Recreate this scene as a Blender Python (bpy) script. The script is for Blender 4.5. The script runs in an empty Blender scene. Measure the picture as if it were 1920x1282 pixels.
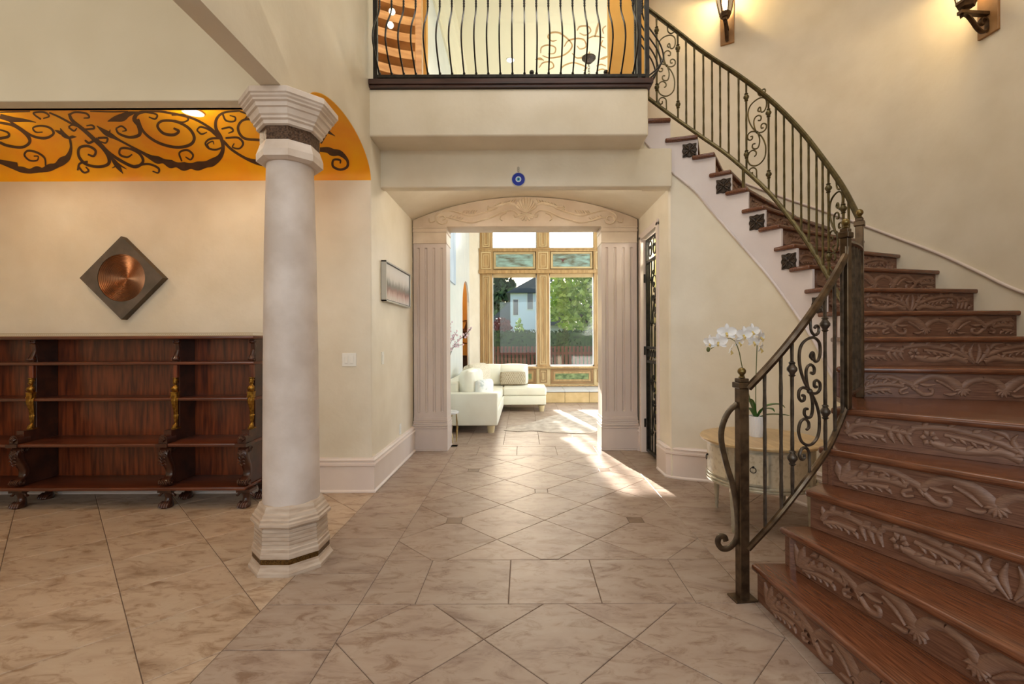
import bpy, bmesh, math, random
from mathutils import Vector, Matrix
random.seed(7)
PI = math.pi
C = bpy.context.scene.collection
scene = bpy.context.scene

# ------------------------------------------------------------------ camera
F, CX, CY, H, ROLL = 875.0, 981.0, 639.0, 1.32, 0.004      # pixels of the 1920 x 1282 frame, metres, radians
cam_d = bpy.data.cameras.new('camera')
cam = bpy.data.objects.new('camera', cam_d); C.objects.link(cam)
cam_d.sensor_width = 36.0
cam_d.lens = 36.0 * F / 1920.0
cam_d.shift_x = -(CX - 960.0) / 1920.0
cam_d.shift_y = -(641.0 - CY) / 1920.0
cam_d.clip_start = 0.05; cam_d.clip_end = 400
cam.matrix_world = Matrix.Translation((0, 0, H)) @ Matrix.Rotation(PI / 2, 4, 'X') @ Matrix.Rotation(-ROLL, 4, 'Z')
scene.camera = cam

def uv(px, py):
    a, b = px - CX, py - CY
    c, s = math.cos(ROLL), math.sin(ROLL)
    return (a * c - b * s) / F, (a * s + b * c) / F
def G(px, py, z=0.0):            # photo pixel -> point on the level plane z
    u, v = uv(px, py); Y = (H - z) / v
    return Vector((u * Y, Y, z))
def P(px, py, Y):                # photo pixel -> point on the plane at depth Y
    u, v = uv(px, py)
    return Vector((u * Y, Y, H - v * Y))
def PXW(px, py, X):              # photo pixel -> point on the plane at X
    u, v = uv(px, py); Y = X / u
    return Vector((X, Y, H - v * Y))

# ------------------------------------------------------------------ view, world, sun, area lights
vs = scene.view_settings
vs.view_transform = 'Standard'; vs.look = 'None'; vs.gamma = 1.0; vs.use_curve_mapping = False
vs.exposure = 0.0
w = bpy.data.worlds.new('sky'); scene.world = w; w.use_nodes = True
nt = w.node_tree; nt.nodes.clear()
o_ = nt.nodes.new('ShaderNodeOutputWorld'); b_ = nt.nodes.new('ShaderNodeBackground')
sk = nt.nodes.new('ShaderNodeTexSky')
sk.sky_type = 'NISHITA'; sk.sun_disc = False
sk.sun_elevation = math.radians(22); sk.sun_rotation = math.radians(-10)
sk.air_density = 1.0; sk.dust_density = 2.5; sk.ozone_density = 1.0
b_.inputs['Strength'].default_value = 0.42
nt.links.new(sk.outputs[0], b_.inputs['Color']); nt.links.new(b_.outputs[0], o_.inputs['Surface'])

def lamp(name, kind, loc, energy, color=(1, 1, 1), size=None, aim=None, **kw):
    d = bpy.data.lights.new(name, kind); d.energy = energy; d.color = color
    if kind == 'AREA':
        d.shape = 'RECTANGLE'; d.size, d.size_y = size
    elif size is not None:
        d.shadow_soft_size = size
    for k, v in kw.items(): setattr(d, k, v)
    o = bpy.data.objects.new(name, d); C.objects.link(o); o.location = loc
    if aim is not None:
        o.rotation_euler = (Vector(aim) - Vector(loc)).to_track_quat('-Z', 'Y').to_euler()
    return o
SUN_DIR = Vector((0.20, -0.98, -0.40)).normalized()
sun = lamp('sun', 'SUN', (0, 20, 12), 32.0, (1.0, 0.94, 0.86), aim=Vector((0, 20, 12)) + SUN_DIR, angle=math.radians(0.6))
# daylight through the glazed front entrance behind the camera and through the living-room side windows
lamp('entrance_daylight', 'AREA', (0.4, -2.45, 2.6), 58, (0.96, 0.98, 1.0), (3.2, 3.8), aim=(0.4, 5, 1.9))
lamp('side_room_fill', 'AREA', (-3.2, -2.45, 2.3), 46, (1.0, 0.98, 0.95), (2.4, 2.6), aim=(-3.0, 3, 2.2))  # added fill for the cross beam face, no window stands here
lamp('side_room_top_fill', 'AREA', (-3.2, 0.6, 4.26), 28, (1.0, 0.95, 0.86), (1.6, 1.6), aim=(-3.2, 1.0, 0))  # added to brighten the left floor, has no fixture
lamp('living_room_daylight', 'AREA', (3.85, 8.4, 2.6), 150, (0.86, 0.94, 1.0), (3.4, 3.6), aim=(-1, 8.2, 1.8))
# unseen fill lights added above the foyer and the landing
lamp('foyer_fill', 'AREA', (0.6, 1.6, 6.0), 70, (1.0, 0.97, 0.93), (2.4, 2.4), aim=(0.6, 1.6, 0))
lamp('landing_fill', 'AREA', (0.2, 5.0, 6.05), 30, (1.0, 0.92, 0.78), (1.8, 1.0), aim=(0.2, 5.0, 0))

# ------------------------------------------------------------------ materials
MATS = {}
def mat(name, c1, c2=None, rough=0.5, metal=0.0, scale=8.0, stretch=(1, 1, 1), detail=6, bump=0.0, bscale=None,
        lo=0.35, hi=0.65, emit=None, estr=0.0, spec=0.5, coat=0.0, per_obj=0.0, distort=0.0):
    m = bpy.data.materials.new(name); m.use_nodes = True
    n = m.node_tree.nodes; l = m.node_tree.links
    bs = n['Principled BSDF']
    bs.inputs['Roughness'].default_value = rough; bs.inputs['Metallic'].default_value = metal
    bs.inputs['Specular IOR Level'].default_value = spec
    bs.inputs['Coat Weight'].default_value = coat; bs.inputs['Coat Roughness'].default_value = 0.15
    bs.inputs['Base Color'].default_value = (*c1, 1)
    if c2 is not None or bump:
        tc = n.new('ShaderNodeTexCoord'); mp = n.new('ShaderNodeMapping')
        mp.inputs['Scale'].default_value = stretch
        l.new(tc.outputs['Object'], mp.inputs['Vector'])
        src = mp.outputs['Vector']
        if per_obj:
            oi = n.new('ShaderNodeObjectInfo'); ad = n.new('ShaderNodeVectorMath'); ad.operation = 'MULTIPLY_ADD'
            cb = n.new('ShaderNodeCombineXYZ')
            l.new(oi.outputs['Random'], cb.inputs[0]); l.new(oi.outputs['Random'], cb.inputs[1])
            ad.inputs[1].default_value = (37, 53, 0)
            l.new(cb.outputs[0], ad.inputs[0]); l.new(mp.outputs['Vector'], ad.inputs[2]); src = ad.outputs[0]
        tx = n.new('ShaderNodeTexNoise'); tx.inputs['Scale'].default_value = scale; tx.inputs['Detail'].default_value = detail
        tx.inputs['Distortion'].default_value = distort
        l.new(src, tx.inputs['Vector'])
        if c2 is not None:
            r = n.new('ShaderNodeValToRGB')
            r.color_ramp.elements[0].position = lo; r.color_ramp.elements[1].position = hi
            r.color_ramp.elements[0].color = (*c1, 1); r.color_ramp.elements[1].color = (*c2, 1)
            l.new(tx.outputs['Fac'], r.inputs['Fac'])
            out = r.outputs['Color']
            if per_obj:
                mx = n.new('ShaderNodeHueSaturation'); ma = n.new('ShaderNodeMapRange')
                ma.inputs['To Min'].default_value = 1 - per_obj; ma.inputs['To Max'].default_value = 1 + per_obj
                l.new(oi.outputs['Random'], ma.inputs['Value']); l.new(ma.outputs[0], mx.inputs['Value'])
                l.new(out, mx.inputs['Color']); out = mx.outputs['Color']
            l.new(out, bs.inputs['Base Color'])
        if bump:
            bt = tx
            if bscale:
                bt = n.new('ShaderNodeTexNoise'); bt.inputs['Scale'].default_value = bscale; bt.inputs['Detail'].default_value = 3
                l.new(src, bt.inputs['Vector'])
            bp = n.new('ShaderNodeBump'); bp.inputs['Strength'].default_value = bump; bp.inputs['Distance'].default_value = 0.01
            l.new(bt.outputs['Fac'], bp.inputs['Height']); l.new(bp.outputs['Normal'], bs.inputs['Normal'])
    if emit:
        bs.inputs['Emission Color'].default_value = (*emit, 1); bs.inputs['Emission Strength'].default_value = estr
    MATS[name] = m
    return m
def S(*rgb):                                    # sRGB 0-255 -> linear
    return tuple((c / 255 / 12.92 if c / 255 <= 0.04045 else ((c / 255 + 0.055) / 1.055) ** 2.4) for c in rgb)

mat('wall', S(222, 209, 185), S(231, 219, 197), rough=0.42, scale=3.0, detail=5, bump=0.12, bscale=26)
mat('wall_plain', S(226, 214, 188), S(232, 221, 197), rough=0.6, scale=2.5)
mat('wall_living', S(216, 221, 218), S(226, 230, 226), rough=0.3, scale=3.0, bump=0.08, bscale=30)
mat('ceiling_paint', S(226, 216, 190), rough=0.7)
mat('ceiling_cream', S(240, 232, 200), rough=0.7)
mat('orange_wall', S(214, 160, 72), S(222, 172, 88), rough=0.6, scale=3)
mat('vault_orange', S(250, 160, 0), S(255, 184, 2), rough=0.45, scale=2.6, detail=8, distort=0.6)
mat('mural_brown', S(64, 38, 20), S(84, 52, 28), rough=0.5, scale=14)
mat('mural_gold', S(196, 160, 100), S(176, 132, 84), rough=0.6, scale=10)
mat('trim_paint', S(226, 210, 198), S(220, 202, 190), rough=0.32, scale=3)
mat('stringer_paint', S(226, 214, 210), S(218, 204, 200), rough=0.4, scale=3)
mat('surround', S(208, 190, 178), S(196, 177, 164), rough=0.45, scale=2.4, stretch=(1, 1, .4))
mat('surround_tan', S(220, 202, 180), S(202, 180, 156), rough=0.45, scale=3)
mat('surround_light', S(228, 210, 184), S(212, 190, 160), rough=0.45, scale=8)
mat('column_stone', S(214, 200, 190), S(196, 180, 168), rough=0.55, scale=5, detail=8, bump=0.08, bscale=60)
mat('cap_stone', S(222, 206, 192), S(202, 182, 164), rough=0.55, scale=6, detail=8)
mat('base_stone', S(196, 176, 156), S(176, 152, 130), rough=0.55, scale=8, detail=8, stretch=(1, 1, 6))
mat('bronze_band', S(58, 38, 24), S(104, 78, 58), rough=0.4, metal=0.5, scale=90, bump=0.8)
mat('gold_band', S(70, 48, 18), S(110, 80, 36), rough=0.35, metal=0.7, scale=120, bump=0.5)
mat('grout', S(104, 84, 68), rough=0.9)
mat('mahogany', S(74, 30, 13), S(130, 60, 27), rough=0.30, scale=5, stretch=(8, 8, 0.7), coat=0.25)
mat('mahogany_dark', S(46, 22, 14), S(78, 40, 24), rough=0.3, scale=10, coat=0.25)
mat('shelf_wood', S(78, 36, 20), S(108, 54, 30), rough=0.28, scale=5, stretch=(0.7, 8, 8), coat=0.3)
mat('gilt', S(176, 134, 58), S(112, 76, 26), rough=0.32, metal=0.9, scale=40)
mat('brass', S(176, 148, 96), rough=0.35, metal=0.9)
mat('oak_tread', S(84, 46, 28), S(124, 74, 46), rough=0.26, scale=4, stretch=(2.2, 34, 34), detail=5, coat=0.2, bump=0.05)
mat('oak_riser', S(96, 60, 44), S(132, 92, 70), rough=0.38, scale=4, stretch=(2.2, 30, 40), detail=5, bump=0.06)
mat('oak_carving', S(122, 88, 69), S(146, 111, 90), rough=0.5, scale=6, stretch=(2.2, 20, 30))
mat('rosette_bronze', S(44, 34, 26), S(76, 60, 46), rough=0.45, metal=0.35, scale=40)
mat('iron_gray', S(66, 58, 50), S(98, 86, 74), rough=0.36, metal=0.7, scale=25, bump=0.10, bscale=120)
mat('iron', S(84, 74, 48), S(110, 98, 64), rough=0.38, metal=0.7, scale=25, bump=0.10, bscale=120)
mat('iron_rail', S(70, 54, 38), S(104, 84, 62), rough=0.3, metal=0.75, scale=18)
mat('iron_dark', S(34, 32, 30), S(54, 50, 44), rough=0.4, metal=0.6, scale=20)
mat('ledge_wood', S(52, 30, 26), S(78, 46, 38), rough=0.3, scale=5, stretch=(0.7, 10, 10), coat=0.3)
mat('win_wood', S(158, 122, 74), S(186, 150, 98), rough=0.4, scale=4, stretch=(5, 5, 0.6))
mat('win_wood_light', S(190, 162, 114), S(202, 176, 128), rough=0.45, scale=4)
mat('win_wood_dark', S(128, 92, 50), S(146, 108, 62), rough=0.45, scale=4)
mat('sash_white', S(232, 232, 228), rough=0.4)
mat('landscape_green', S(64, 84, 44), S(142, 158, 104), rough=0.6, scale=9, detail=9, stretch=(1, 1, 1.6))
mat('landscape_teal', S(96, 92, 70), S(150, 182, 172), rough=0.6, scale=6, detail=9, stretch=(.7, 1, 2.2))
mat('leather', S(236, 232, 214), S(228, 222, 202), rough=0.42, scale=3, bump=0.04, bscale=50)
mat('knit', S(226, 216, 194), S(196, 184, 160), rough=0.9, scale=60, bump=0.7)
mat('lattice_cloth', S(176, 160, 132), S(150, 132, 106), rough=0.9, scale=20)
mat('floral_cloth', S(238, 238, 232), S(180, 190, 186), rough=0.9, scale=12, lo=0.55, hi=0.7)
mat('light_wood', S(214, 196, 156), S(198, 178, 136), rough=0.4, scale=6)
mat('hide', S(172, 158, 144), S(206, 194, 180), rough=0.95, scale=9, detail=9, bump=0.3, bscale=120)
mat('marble', S(236, 234, 230), S(206, 204, 202), rough=0.2, scale=5)
mat('hearth_top', S(206, 206, 206), rough=0.35)
mat('hearth_tile', S(196, 164, 112), S(214, 184, 132), rough=0.4, scale=5, per_obj=0.06)
mat('art_slate', S(86, 78, 68), S(108, 94, 82), rough=0.5, scale=9, metal=0.15)
mat('art_edge', S(70, 54, 32), S(92, 72, 44), rough=0.5, scale=9)
mat('copper', S(158, 110, 76), S(122, 86, 62), rough=0.32, metal=0.85, scale=6)
mat('silver_frame', S(186, 180, 168), rough=0.35, metal=0.5)
mat('frame_dark', S(60, 52, 46), rough=0.5)
mat('plate_white', S(236, 232, 222), rough=0.35)
mat('eye_blue', S(16, 50, 168), rough=0.12, coat=0.5)
mat('eye_white', S(226, 234, 238), rough=0.15)
mat('eye_light', S(96, 176, 216), rough=0.12)
mat('eye_pupil', S(20, 40, 70), rough=0.12)
mat('steel', S(150, 146, 140), rough=0.3, metal=0.9)
mat('lamp_glow', (1, 0.85, 0.6), emit=(1, 0.80, 0.48), estr=14)
mat('spot_glow', (1, 0.95, 0.85), emit=(1, 0.93, 0.80), estr=9)
mat('sconce_wood', S(150, 108, 62), S(176, 132, 84), rough=0.45, scale=8)
mat('sconce_iron', S(62, 44, 26), S(92, 66, 40), rough=0.45, metal=0.6, scale=20)
mat('table_cream', S(206, 190, 160), S(176, 156, 124), rough=0.42, scale=34, detail=9, lo=0.5, hi=0.72)
mat('table_top', S(206, 176, 128), S(184, 152, 106), rough=0.35, scale=5, stretch=(5, 1, 1))
mat('silver_trim', S(170, 160, 136), S(198, 190, 168), rough=0.3, metal=0.5, scale=20)
mat('pot_white', S(238, 238, 240), rough=0.35)
mat('petal', S(250, 248, 246), rough=0.6)
mat('petal_heart', S(222, 196, 120), rough=0.6)
mat('stem_green', S(92, 96, 44), rough=0.5)
mat('leaf_green', S(44, 86, 28), S(66, 112, 40), rough=0.35, scale=8)
mat('twig', S(84, 58, 44), rough=0.7)
mat('blossom', S(238, 214, 222), rough=0.7)
mat('grass', S(70, 92, 40), S(104, 122, 60), rough=0.95, scale=3)
mat('hedge_green', S(30, 52, 26), S(58, 86, 42), rough=0.85, scale=10)
mat('tree_dark', S(28, 46, 24), S(58, 84, 44), rough=0.8, scale=3)
mat('tree_light', S(108, 136, 60), S(164, 184, 92), rough=0.7, scale=3)
mat('tree_red', S(84, 34, 44), S(120, 56, 60), rough=0.8, scale=3)
mat('bark', S(78, 62, 50), rough=0.9)
mat('fence_wood', S(84, 46, 34), S(112, 66, 48), rough=0.8, scale=6)
mat('house_white', S(222, 228, 234), rough=0.8)
mat('house_beige', S(226, 206, 160), rough=0.8)
mat('roof_dark', S(70, 74, 82), S(92, 94, 102), rough=0.85, scale=20)
mat('house_glass', S(70, 82, 96), rough=0.15)
mat('brick', S(150, 140, 132), S(176, 164, 154), rough=0.9, scale=12)
mat('wine_room', S(196, 190, 130), S(176, 172, 116), rough=0.7, scale=2)
mat('cabinet_wood', S(176, 126, 72), S(206, 158, 100), rough=0.35, scale=4, stretch=(1, 1, 5))
mat('dresser_dark', S(48, 30, 22), rough=0.4)
mat('star_rust', S(84, 52, 34), rough=0.6, metal=0.4)
mat('bottle_smoke', S(60, 60, 58), rough=0.2)

mat('blue_canvas', S(150, 168, 186), S(196, 208, 218), rough=0.6, scale=4, stretch=(1, 1, .3))
def glass_mat(name, tint=(1, 1, 1), gl=0.06):
    m = bpy.data.materials.new(name); m.use_nodes = True
    n = m.node_tree.nodes; l = m.node_tree.links; n.clear()
    o = n.new('ShaderNodeOutputMaterial'); mx = n.new('ShaderNodeMixShader')
    t = n.new('ShaderNodeBsdfTransparent'); g = n.new('ShaderNodeBsdfGlossy')
    t.inputs['Color'].default_value = (*tint, 1); g.inputs['Roughness'].default_value = 0.02
    fr = n.new('ShaderNodeFresnel'); fr.inputs['IOR'].default_value = 1.45
    l.new(fr.outputs[0], mx.inputs['Fac']); l.new(t.outputs[0], mx.inputs[1]); l.new(g.outputs[0], mx.inputs[2])
    l.new(mx.outputs[0], o.inputs['Surface']); MATS[name] = m
glass_mat('window_glass', (0.97, 0.98, 0.98))
glass_mat('sconce_glass', (1.0, 0.96, 0.88))

def tile_mat(name, cols, rough):
    m = bpy.data.materials.new(name); m.use_nodes = True
    n = m.node_tree.nodes; l = m.node_tree.links; bs = n['Principled BSDF']
    bs.inputs['Roughness'].default_value = rough; bs.inputs['Specular IOR Level'].default_value = 0.32
    tc = n.new('ShaderNodeTexCoord'); oi = n.new('ShaderNodeObjectInfo')
    cb = n.new('ShaderNodeCombineXYZ'); l.new(oi.outputs['Random'], cb.inputs[0]); l.new(oi.outputs['Random'], cb.inputs[1])
    ad = n.new('ShaderNodeVectorMath'); ad.operation = 'MULTIPLY_ADD'; ad.inputs[1].default_value = (41, 67, 0)
    l.new(cb.outputs[0], ad.inputs[0]); l.new(tc.outputs['Object'], ad.inputs[2])
    mp = n.new('ShaderNodeMapping'); mp.inputs['Rotation'].default_value = (0, 0, 0.35); mp.inputs['Scale'].default_value = (2.2, 4.8, 1)
    l.new(ad.outputs[0], mp.inputs['Vector'])
    a = n.new('ShaderNodeTexNoise'); a.inputs['Scale'].default_value = 1.4; a.inputs['Detail'].default_value = 10; a.inputs['Roughness'].default_value = 0.62; a.inputs['Distortion'].default_value = 0.7
    l.new(mp.outputs[0], a.inputs['Vector'])
    r = n.new('ShaderNodeValToRGB'); cr = r.color_ramp
    cr.elements[0].position = 0.30; cr.elements[0].color = (*cols[0], 1)
    cr.elements[1].position = 0.72; cr.elements[1].color = (*cols[2], 1)
    e = cr.elements.new(0.48); e.color = (*cols[1], 1)
    l.new(a.outputs['Fac'], r.inputs['Fac'])
    v = n.new('ShaderNodeTexNoise'); v.inputs['Scale'].default_value = 2.8; v.inputs['Detail'].default_value = 12; v.inputs['Roughness'].default_value = 0.7
    v.inputs['Distortion'].default_value = 1.2
    l.new(mp.outputs[0], v.inputs['Vector'])
    r2 = n.new('ShaderNodeValToRGB'); r2.color_ramp.elements[0].position = 0.34; r2.color_ramp.elements[1].position = 0.50
    r2.color_ramp.elements[0].color = (*cols[3], 1); r2.color_ramp.elements[1].color = (1, 1, 1, 1)
    l.new(v.outputs['Fac'], r2.inputs['Fac'])
    mx = n.new('ShaderNodeMix'); mx.data_type = 'RGBA'; mx.blend_type = 'MULTIPLY'; mx.inputs['Factor'].default_value = 1.0
    l.new(r.outputs[0], mx.inputs['A']); l.new(r2.outputs[0], mx.inputs['B'])
    hs = n.new('ShaderNodeHueSaturation'); mr = n.new('ShaderNodeMapRange'); mr.inputs['To Min'].default_value = 0.94; mr.inputs['To Max'].default_value = 1.05
    l.new(oi.outputs['Random'], mr.inputs['Value']); l.new(mr.outputs[0], hs.inputs['Value']); l.new(mx.outputs['Result'], hs.inputs['Color'])
    l.new(hs.outputs[0], bs.inputs['Base Color'])
    MATS[name] = m
tile_mat('tile', (S(136, 113, 98), S(159, 138, 121), S(168, 150, 133), S(206, 190, 178)), 0.40)
tile_mat('tile_tan', (S(156, 130, 106), S(182, 157, 132), S(191, 169, 145), S(206, 190, 174)), 0.42)
tile_mat('tile_inset', (S(104, 82, 62), S(122, 98, 76), S(132, 108, 84), S(200, 186, 172)), 0.35)

# ------------------------------------------------------------------ mesh helpers
class MB:
    def __init__(s): s.v = []; s.f = []
    def add(s, verts, faces):
        k = len(s.v); s.v += [tuple(p) for p in verts]; s.f += [tuple(i + k for i in f) for f in faces]; return s
    def box(s, x0, x1, y0, y1, z0, z1):
        return s.add([(x0, y0, z0), (x1, y0, z0), (x1, y1, z0), (x0, y1, z0), (x0, y0, z1), (x1, y0, z1), (x1, y1, z1), (x0, y1, z1)],
                     [(0, 3, 2, 1), (4, 5, 6, 7), (0, 1, 5, 4), (1, 2, 6, 5), (2, 3, 7, 6), (3, 0, 4, 7)])
    def prism(s, poly, a, b, fn=None):          # poly in 2D, extruded a..b along the third axis; fn maps (u,v,w)
        fn = fn or (lambda u, v, w_: (u, v, w_))
        n = len(poly)
        vv = [fn(p[0], p[1], a) for p in poly] + [fn(p[0], p[1], b) for p in poly]
        ff = [tuple(reversed(range(n))), tuple(range(n, 2 * n))] + [(i, (i + 1) % n, n + (i + 1) % n, n + i) for i in range(n)]
        return s.add(vv, ff)
    def loft(s, rings, closed=True, cap=True):  # rings of equal length
        n = len(rings[0]); k = len(s.v)
        for r in rings: s.v += [tuple(p) for p in r]
        m = n if closed else n - 1
        for i in range(len(rings) - 1):
            for j in range(m):
                a = k + i * n + j; b = k + i * n + (j + 1) % n
                s.f.append((a, b, b + n, a + n))
        if cap and closed:
            s.f.append(tuple(reversed(range(k, k + n)))); s.f.append(tuple(range(k + (len(rings) - 1) * n, k + len(rings) * n)))
        return s
    def lathe(s, prof, c=(0, 0, 0), n=24, sx=1.0, sy=1.0, rot=0.0, cap=True):
        return s.loft([[(c[0] + r * sx * math.cos(rot + 2 * PI * j / n), c[1] + r * sy * math.sin(rot + 2 * PI * j / n), c[2] + z) for j in range(n)] for r, z in prof], cap=cap)
    def tube(s, pts, r, n=6, flat=None, rot=0.0, up=Vector((0, 0, 1)), cap=True):
        pts = [Vector(p) for p in pts]; rings = []; prev = None
        for i, p in enumerate(pts):
            t = (pts[min(i + 1, len(pts) - 1)] - pts[max(i - 1, 0)])
            t = t.normalized() if t.length > 1e-9 else Vector((0, 0, 1))
            if prev is None:
                u = up if abs(t.dot(up)) < 0.95 else Vector((1, 0, 0))
                a = (u - t * u.dot(t)).normalized()
            else:
                a = prev - t * prev.dot(t); a = a.normalized() if a.length > 1e-9 else prev
            prev = a; b = t.cross(a)
            rr = r[i] if isinstance(r, (list, tuple)) else r
            ra, rb = (rr, rr) if flat is None else (rr * flat[0], rr * flat[1])
            rings.append([p + a * ra * math.cos(rot + 2 * PI * j / n) + b * rb * math.sin(rot + 2 * PI * j / n) for j in range(n)])
        return s.loft(rings, cap=cap)
    def ball(s, c, r, n=12, m=8, sz=1.0):
        return s.loft([[(c[0] + max(r * math.sin(PI * i / m), 1e-4) * math.cos(2 * PI * j / n), c[1] + max(r * math.sin(PI * i / m), 1e-4) * math.sin(2 * PI * j / n), c[2] - r * sz * math.cos(PI * i / m)) for j in range(n)] for i in range(m + 1)])
    def mesh(s, name, bevel=0.0, seg=2, smooth=None, weld=False, bang=0.6):
        me = bpy.data.meshes.new(name); me.from_pydata(s.v, [], s.f)
        bm = bmesh.new(); bm.from_mesh(me)
        if weld: bmesh.ops.remove_doubles(bm, verts=bm.verts, dist=1e-5)
        bmesh.ops.recalc_face_normals(bm, faces=bm.faces)
        if bevel:
            ed = [e for e in bm.edges if len(e.link_faces) == 2 and e.calc_face_angle(0) > bang]
            bmesh.ops.bevel(bm, geom=ed, offset=bevel, offset_type='OFFSET', segments=seg, profile=0.5, affect='EDGES', clamp_overlap=True)
        bm.to_mesh(me); bm.free()
        if smooth is not None:
            me.polygons.foreach_set('use_smooth', [True] * len(me.polygons))
            me.set_sharp_from_angle(angle=math.radians(smooth))
        me.update(); return me
def box_mesh(x0, x1, y0, y1, z0, z1): return MB().box(x0, x1, y0, y1, z0, z1)
def obj(name, me, m, parent=None, loc=None, mw=None):
    o = bpy.data.objects.new(name, me); C.objects.link(o)
    if m is not None and len(me.materials) == 0: me.materials.append(MATS[m])
    if mw is not None: o.matrix_world = mw
    elif loc is not None: o.location = loc
    if parent is not None:
        o.parent = parent
        chain = Matrix(); q = parent
        # every parent is placed by its own basis only, so its world matrix is known without a depsgraph update
        chain = WORLD.get(parent.name, Matrix())
        o.matrix_parent_inverse = chain.inverted()
    WORLD[o.name] = o.matrix_basis.copy() if mw is None else mw.copy()
    return o
WORLD = {}
def build(mb, name, m, parent=None, bevel=0.0, seg=2, smooth=None, **kw):
    return obj(name, mb.mesh(name, bevel, seg, smooth, **kw), m, parent)
def thing(name, label, cat, loc=(0, 0, 0), group=None):
    o = bpy.data.objects.new(name, None); C.objects.link(o); o.empty_display_size = 0.1
    o.location = loc; WORLD[o.name] = Matrix.Translation(loc)
    return tag(o, label, cat, group)
def tag(o, label, cat, group=None):
    o['label'] = label; o['category'] = cat
    if group: o['group'] = group
    return o
def struct(o): o['kind'] = 'structure'; return o

def cat(pts, n=8):                       # Catmull-Rom through tuples of any length
    pts = [tuple(map(float, p)) for p in pts]
    if len(pts) < 3: n = max(n, 1)
    out = []
    for i in range(len(pts) - 1):
        p0 = pts[i - 1] if i else tuple(2 * a - b for a, b in zip(pts[0], pts[1]))
        p1, p2 = pts[i], pts[i + 1]
        p3 = pts[i + 2] if i + 2 < len(pts) else tuple(2 * a - b for a, b in zip(pts[-1], pts[-2]))
        for k in range(n):
            t = k / n
            out.append(tuple(0.5 * (2 * b + (c - a) * t + (2 * a - 5 * b + 4 * c - d) * t * t + (-a + 3 * b - 3 * c + d) * t ** 3) for a, b, c, d in zip(p0, p1, p2, p3)))
    out.append(pts[-1]); return out
def stroke(mb, pts, fn, h, w=None, n=6, flat=False):
    """a ribbon through (u, v[, width]) points; fn(u, v, h) -> xyz; ridge of height h, or flat paint lying at h"""
    pp = [(p[0], p[1], p[2] if len(p) > 2 else w) for p in pts]
    pp = cat(pp, n); rows = []
    for i, (x, y, ww) in enumerate(pp):
        a = pp[max(i - 1, 0)]; b = pp[min(i + 1, len(pp) - 1)]
        tx, ty = b[0] - a[0], b[1] - a[1]; L = math.hypot(tx, ty) or 1.0
        nx, ny = -ty / L * max(ww, 1e-5) / 2, tx / L * max(ww, 1e-5) / 2
        if flat: rows.append([fn(x + nx, y + ny, h), fn(x - nx, y - ny, h)])
        else: rows.append([fn(x + nx, y + ny, 0), fn(x + nx * .6, y + ny * .6, h * .8), fn(x, y, h), fn(x - nx * .6, y - ny * .6, h * .8), fn(x - nx, y - ny, 0)])
    mb.loft(rows, closed=False, cap=False)
def lerp(a, b, t): return a + (b - a) * t
def interp(xs, ys, x):
    if x <= xs[0]: return ys[0]
    for i in range(len(xs) - 1):
        if x <= xs[i + 1]: return lerp(ys[i], ys[i + 1], (x - xs[i]) / (xs[i + 1] - xs[i]))
    return ys[-1]
# ------------------------------------------------------------------ shell dimensions
XL, XLI, YB = -1.335, -1.450, 4.11          # foyer left wall plane, its far side, gallery back wall
ZBEAM, YB0, YB1 = 2.74, 2.745, 2.858        # beam underside, cross beam front and back
XR = 1.405                                   # corridor right wall
YH, YP, YG = 4.39, 5.66, 5.95                # corridor header, door surround front, living-room side of that wall
YW = 10.8                                    # window wall
ZC = 6.2                                     # high ceiling
ZF = 3.60                                    # upper floor
CEN = Vector((1.22, 3.40)); R_OUT = 2.42     # curved stair: plan centre and outer wall
RISE = 0.191

# ------------------------------------------------------------------ floor
def clip(poly, a, b, c):                     # keep a*x + b*y <= c
    out = []
    for i in range(len(poly)):
        p, q = poly[i], poly[(i + 1) % len(poly)]
        dp, dq = a * p[0] + b * p[1] - c, a * q[0] + b * q[1] - c
        if dp <= 0: out.append(p)
        if dp * dq < 0:
            t = dp / (dp - dq); out.append((p[0] + (q[0] - p[0]) * t, p[1] + (q[1] - p[1]) * t))
    return out
def area(p): return sum(p[i][0] * p[(i + 1) % len(p)][1] - p[(i + 1) % len(p)][0] * p[i][1] for i in range(len(p))) / 2
def shrink(poly, d):
    out = poly
    n = len(poly)
    for i in range(n):
        p, q = poly[i], poly[(i + 1) % n]
        ex, ey = q[0] - p[0], q[1] - p[1]; L = math.hypot(ex, ey)
        if L < 1e-6: continue
        a, b = ey / L, -ex / L
        out = clip(out, a, b, a * p[0] + b * p[1] - d)
        if len(out) < 3: return []
    return out
floor = struct(obj('floor', MB().box(-5.3, 4.2, -2.6, 10.9, -0.15, -0.0035).mesh('floor'), 'grout'))
TILES = []
def tile(poly, m='tile'):
    if len(poly) < 3: return
    if area(poly) < 0: poly = poly[::-1]
    q = []
    for p in poly:
        if not q or math.hypot(p[0] - q[-1][0], p[1] - q[-1][1]) > 1e-4: q.append(p)
    p0 = shrink(q, 0.0018); p1 = shrink(q, 0.0042)
    if len(p0) < 3 or len(p1) < 3 or area(p0) < 0.0016: return
    cx = sum(p[0] for p in p0) / len(p0); cy = sum(p[1] for p in p0) / len(p0)
    mb = MB()
    if len(p0) == len(p1):
        mb.loft([[(x - cx, y - cy, -0.01) for x, y in p0], [(x - cx, y - cy, -0.0018) for x, y in p0], [(x - cx, y - cy, 0.0) for x, y in p1]])
    else:
        mb.prism([(x - cx, y - cy) for x, y in p0], -0.01, 0.0)
    TILES.append(obj('floor_tile', mb.mesh('floor_tile'), m, floor, loc=(cx, cy, 0)))
def rect(x0, x1, y0, y1): return [(x0, y0), (x1, y0), (x1, y1), (x0, y1)]
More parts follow.
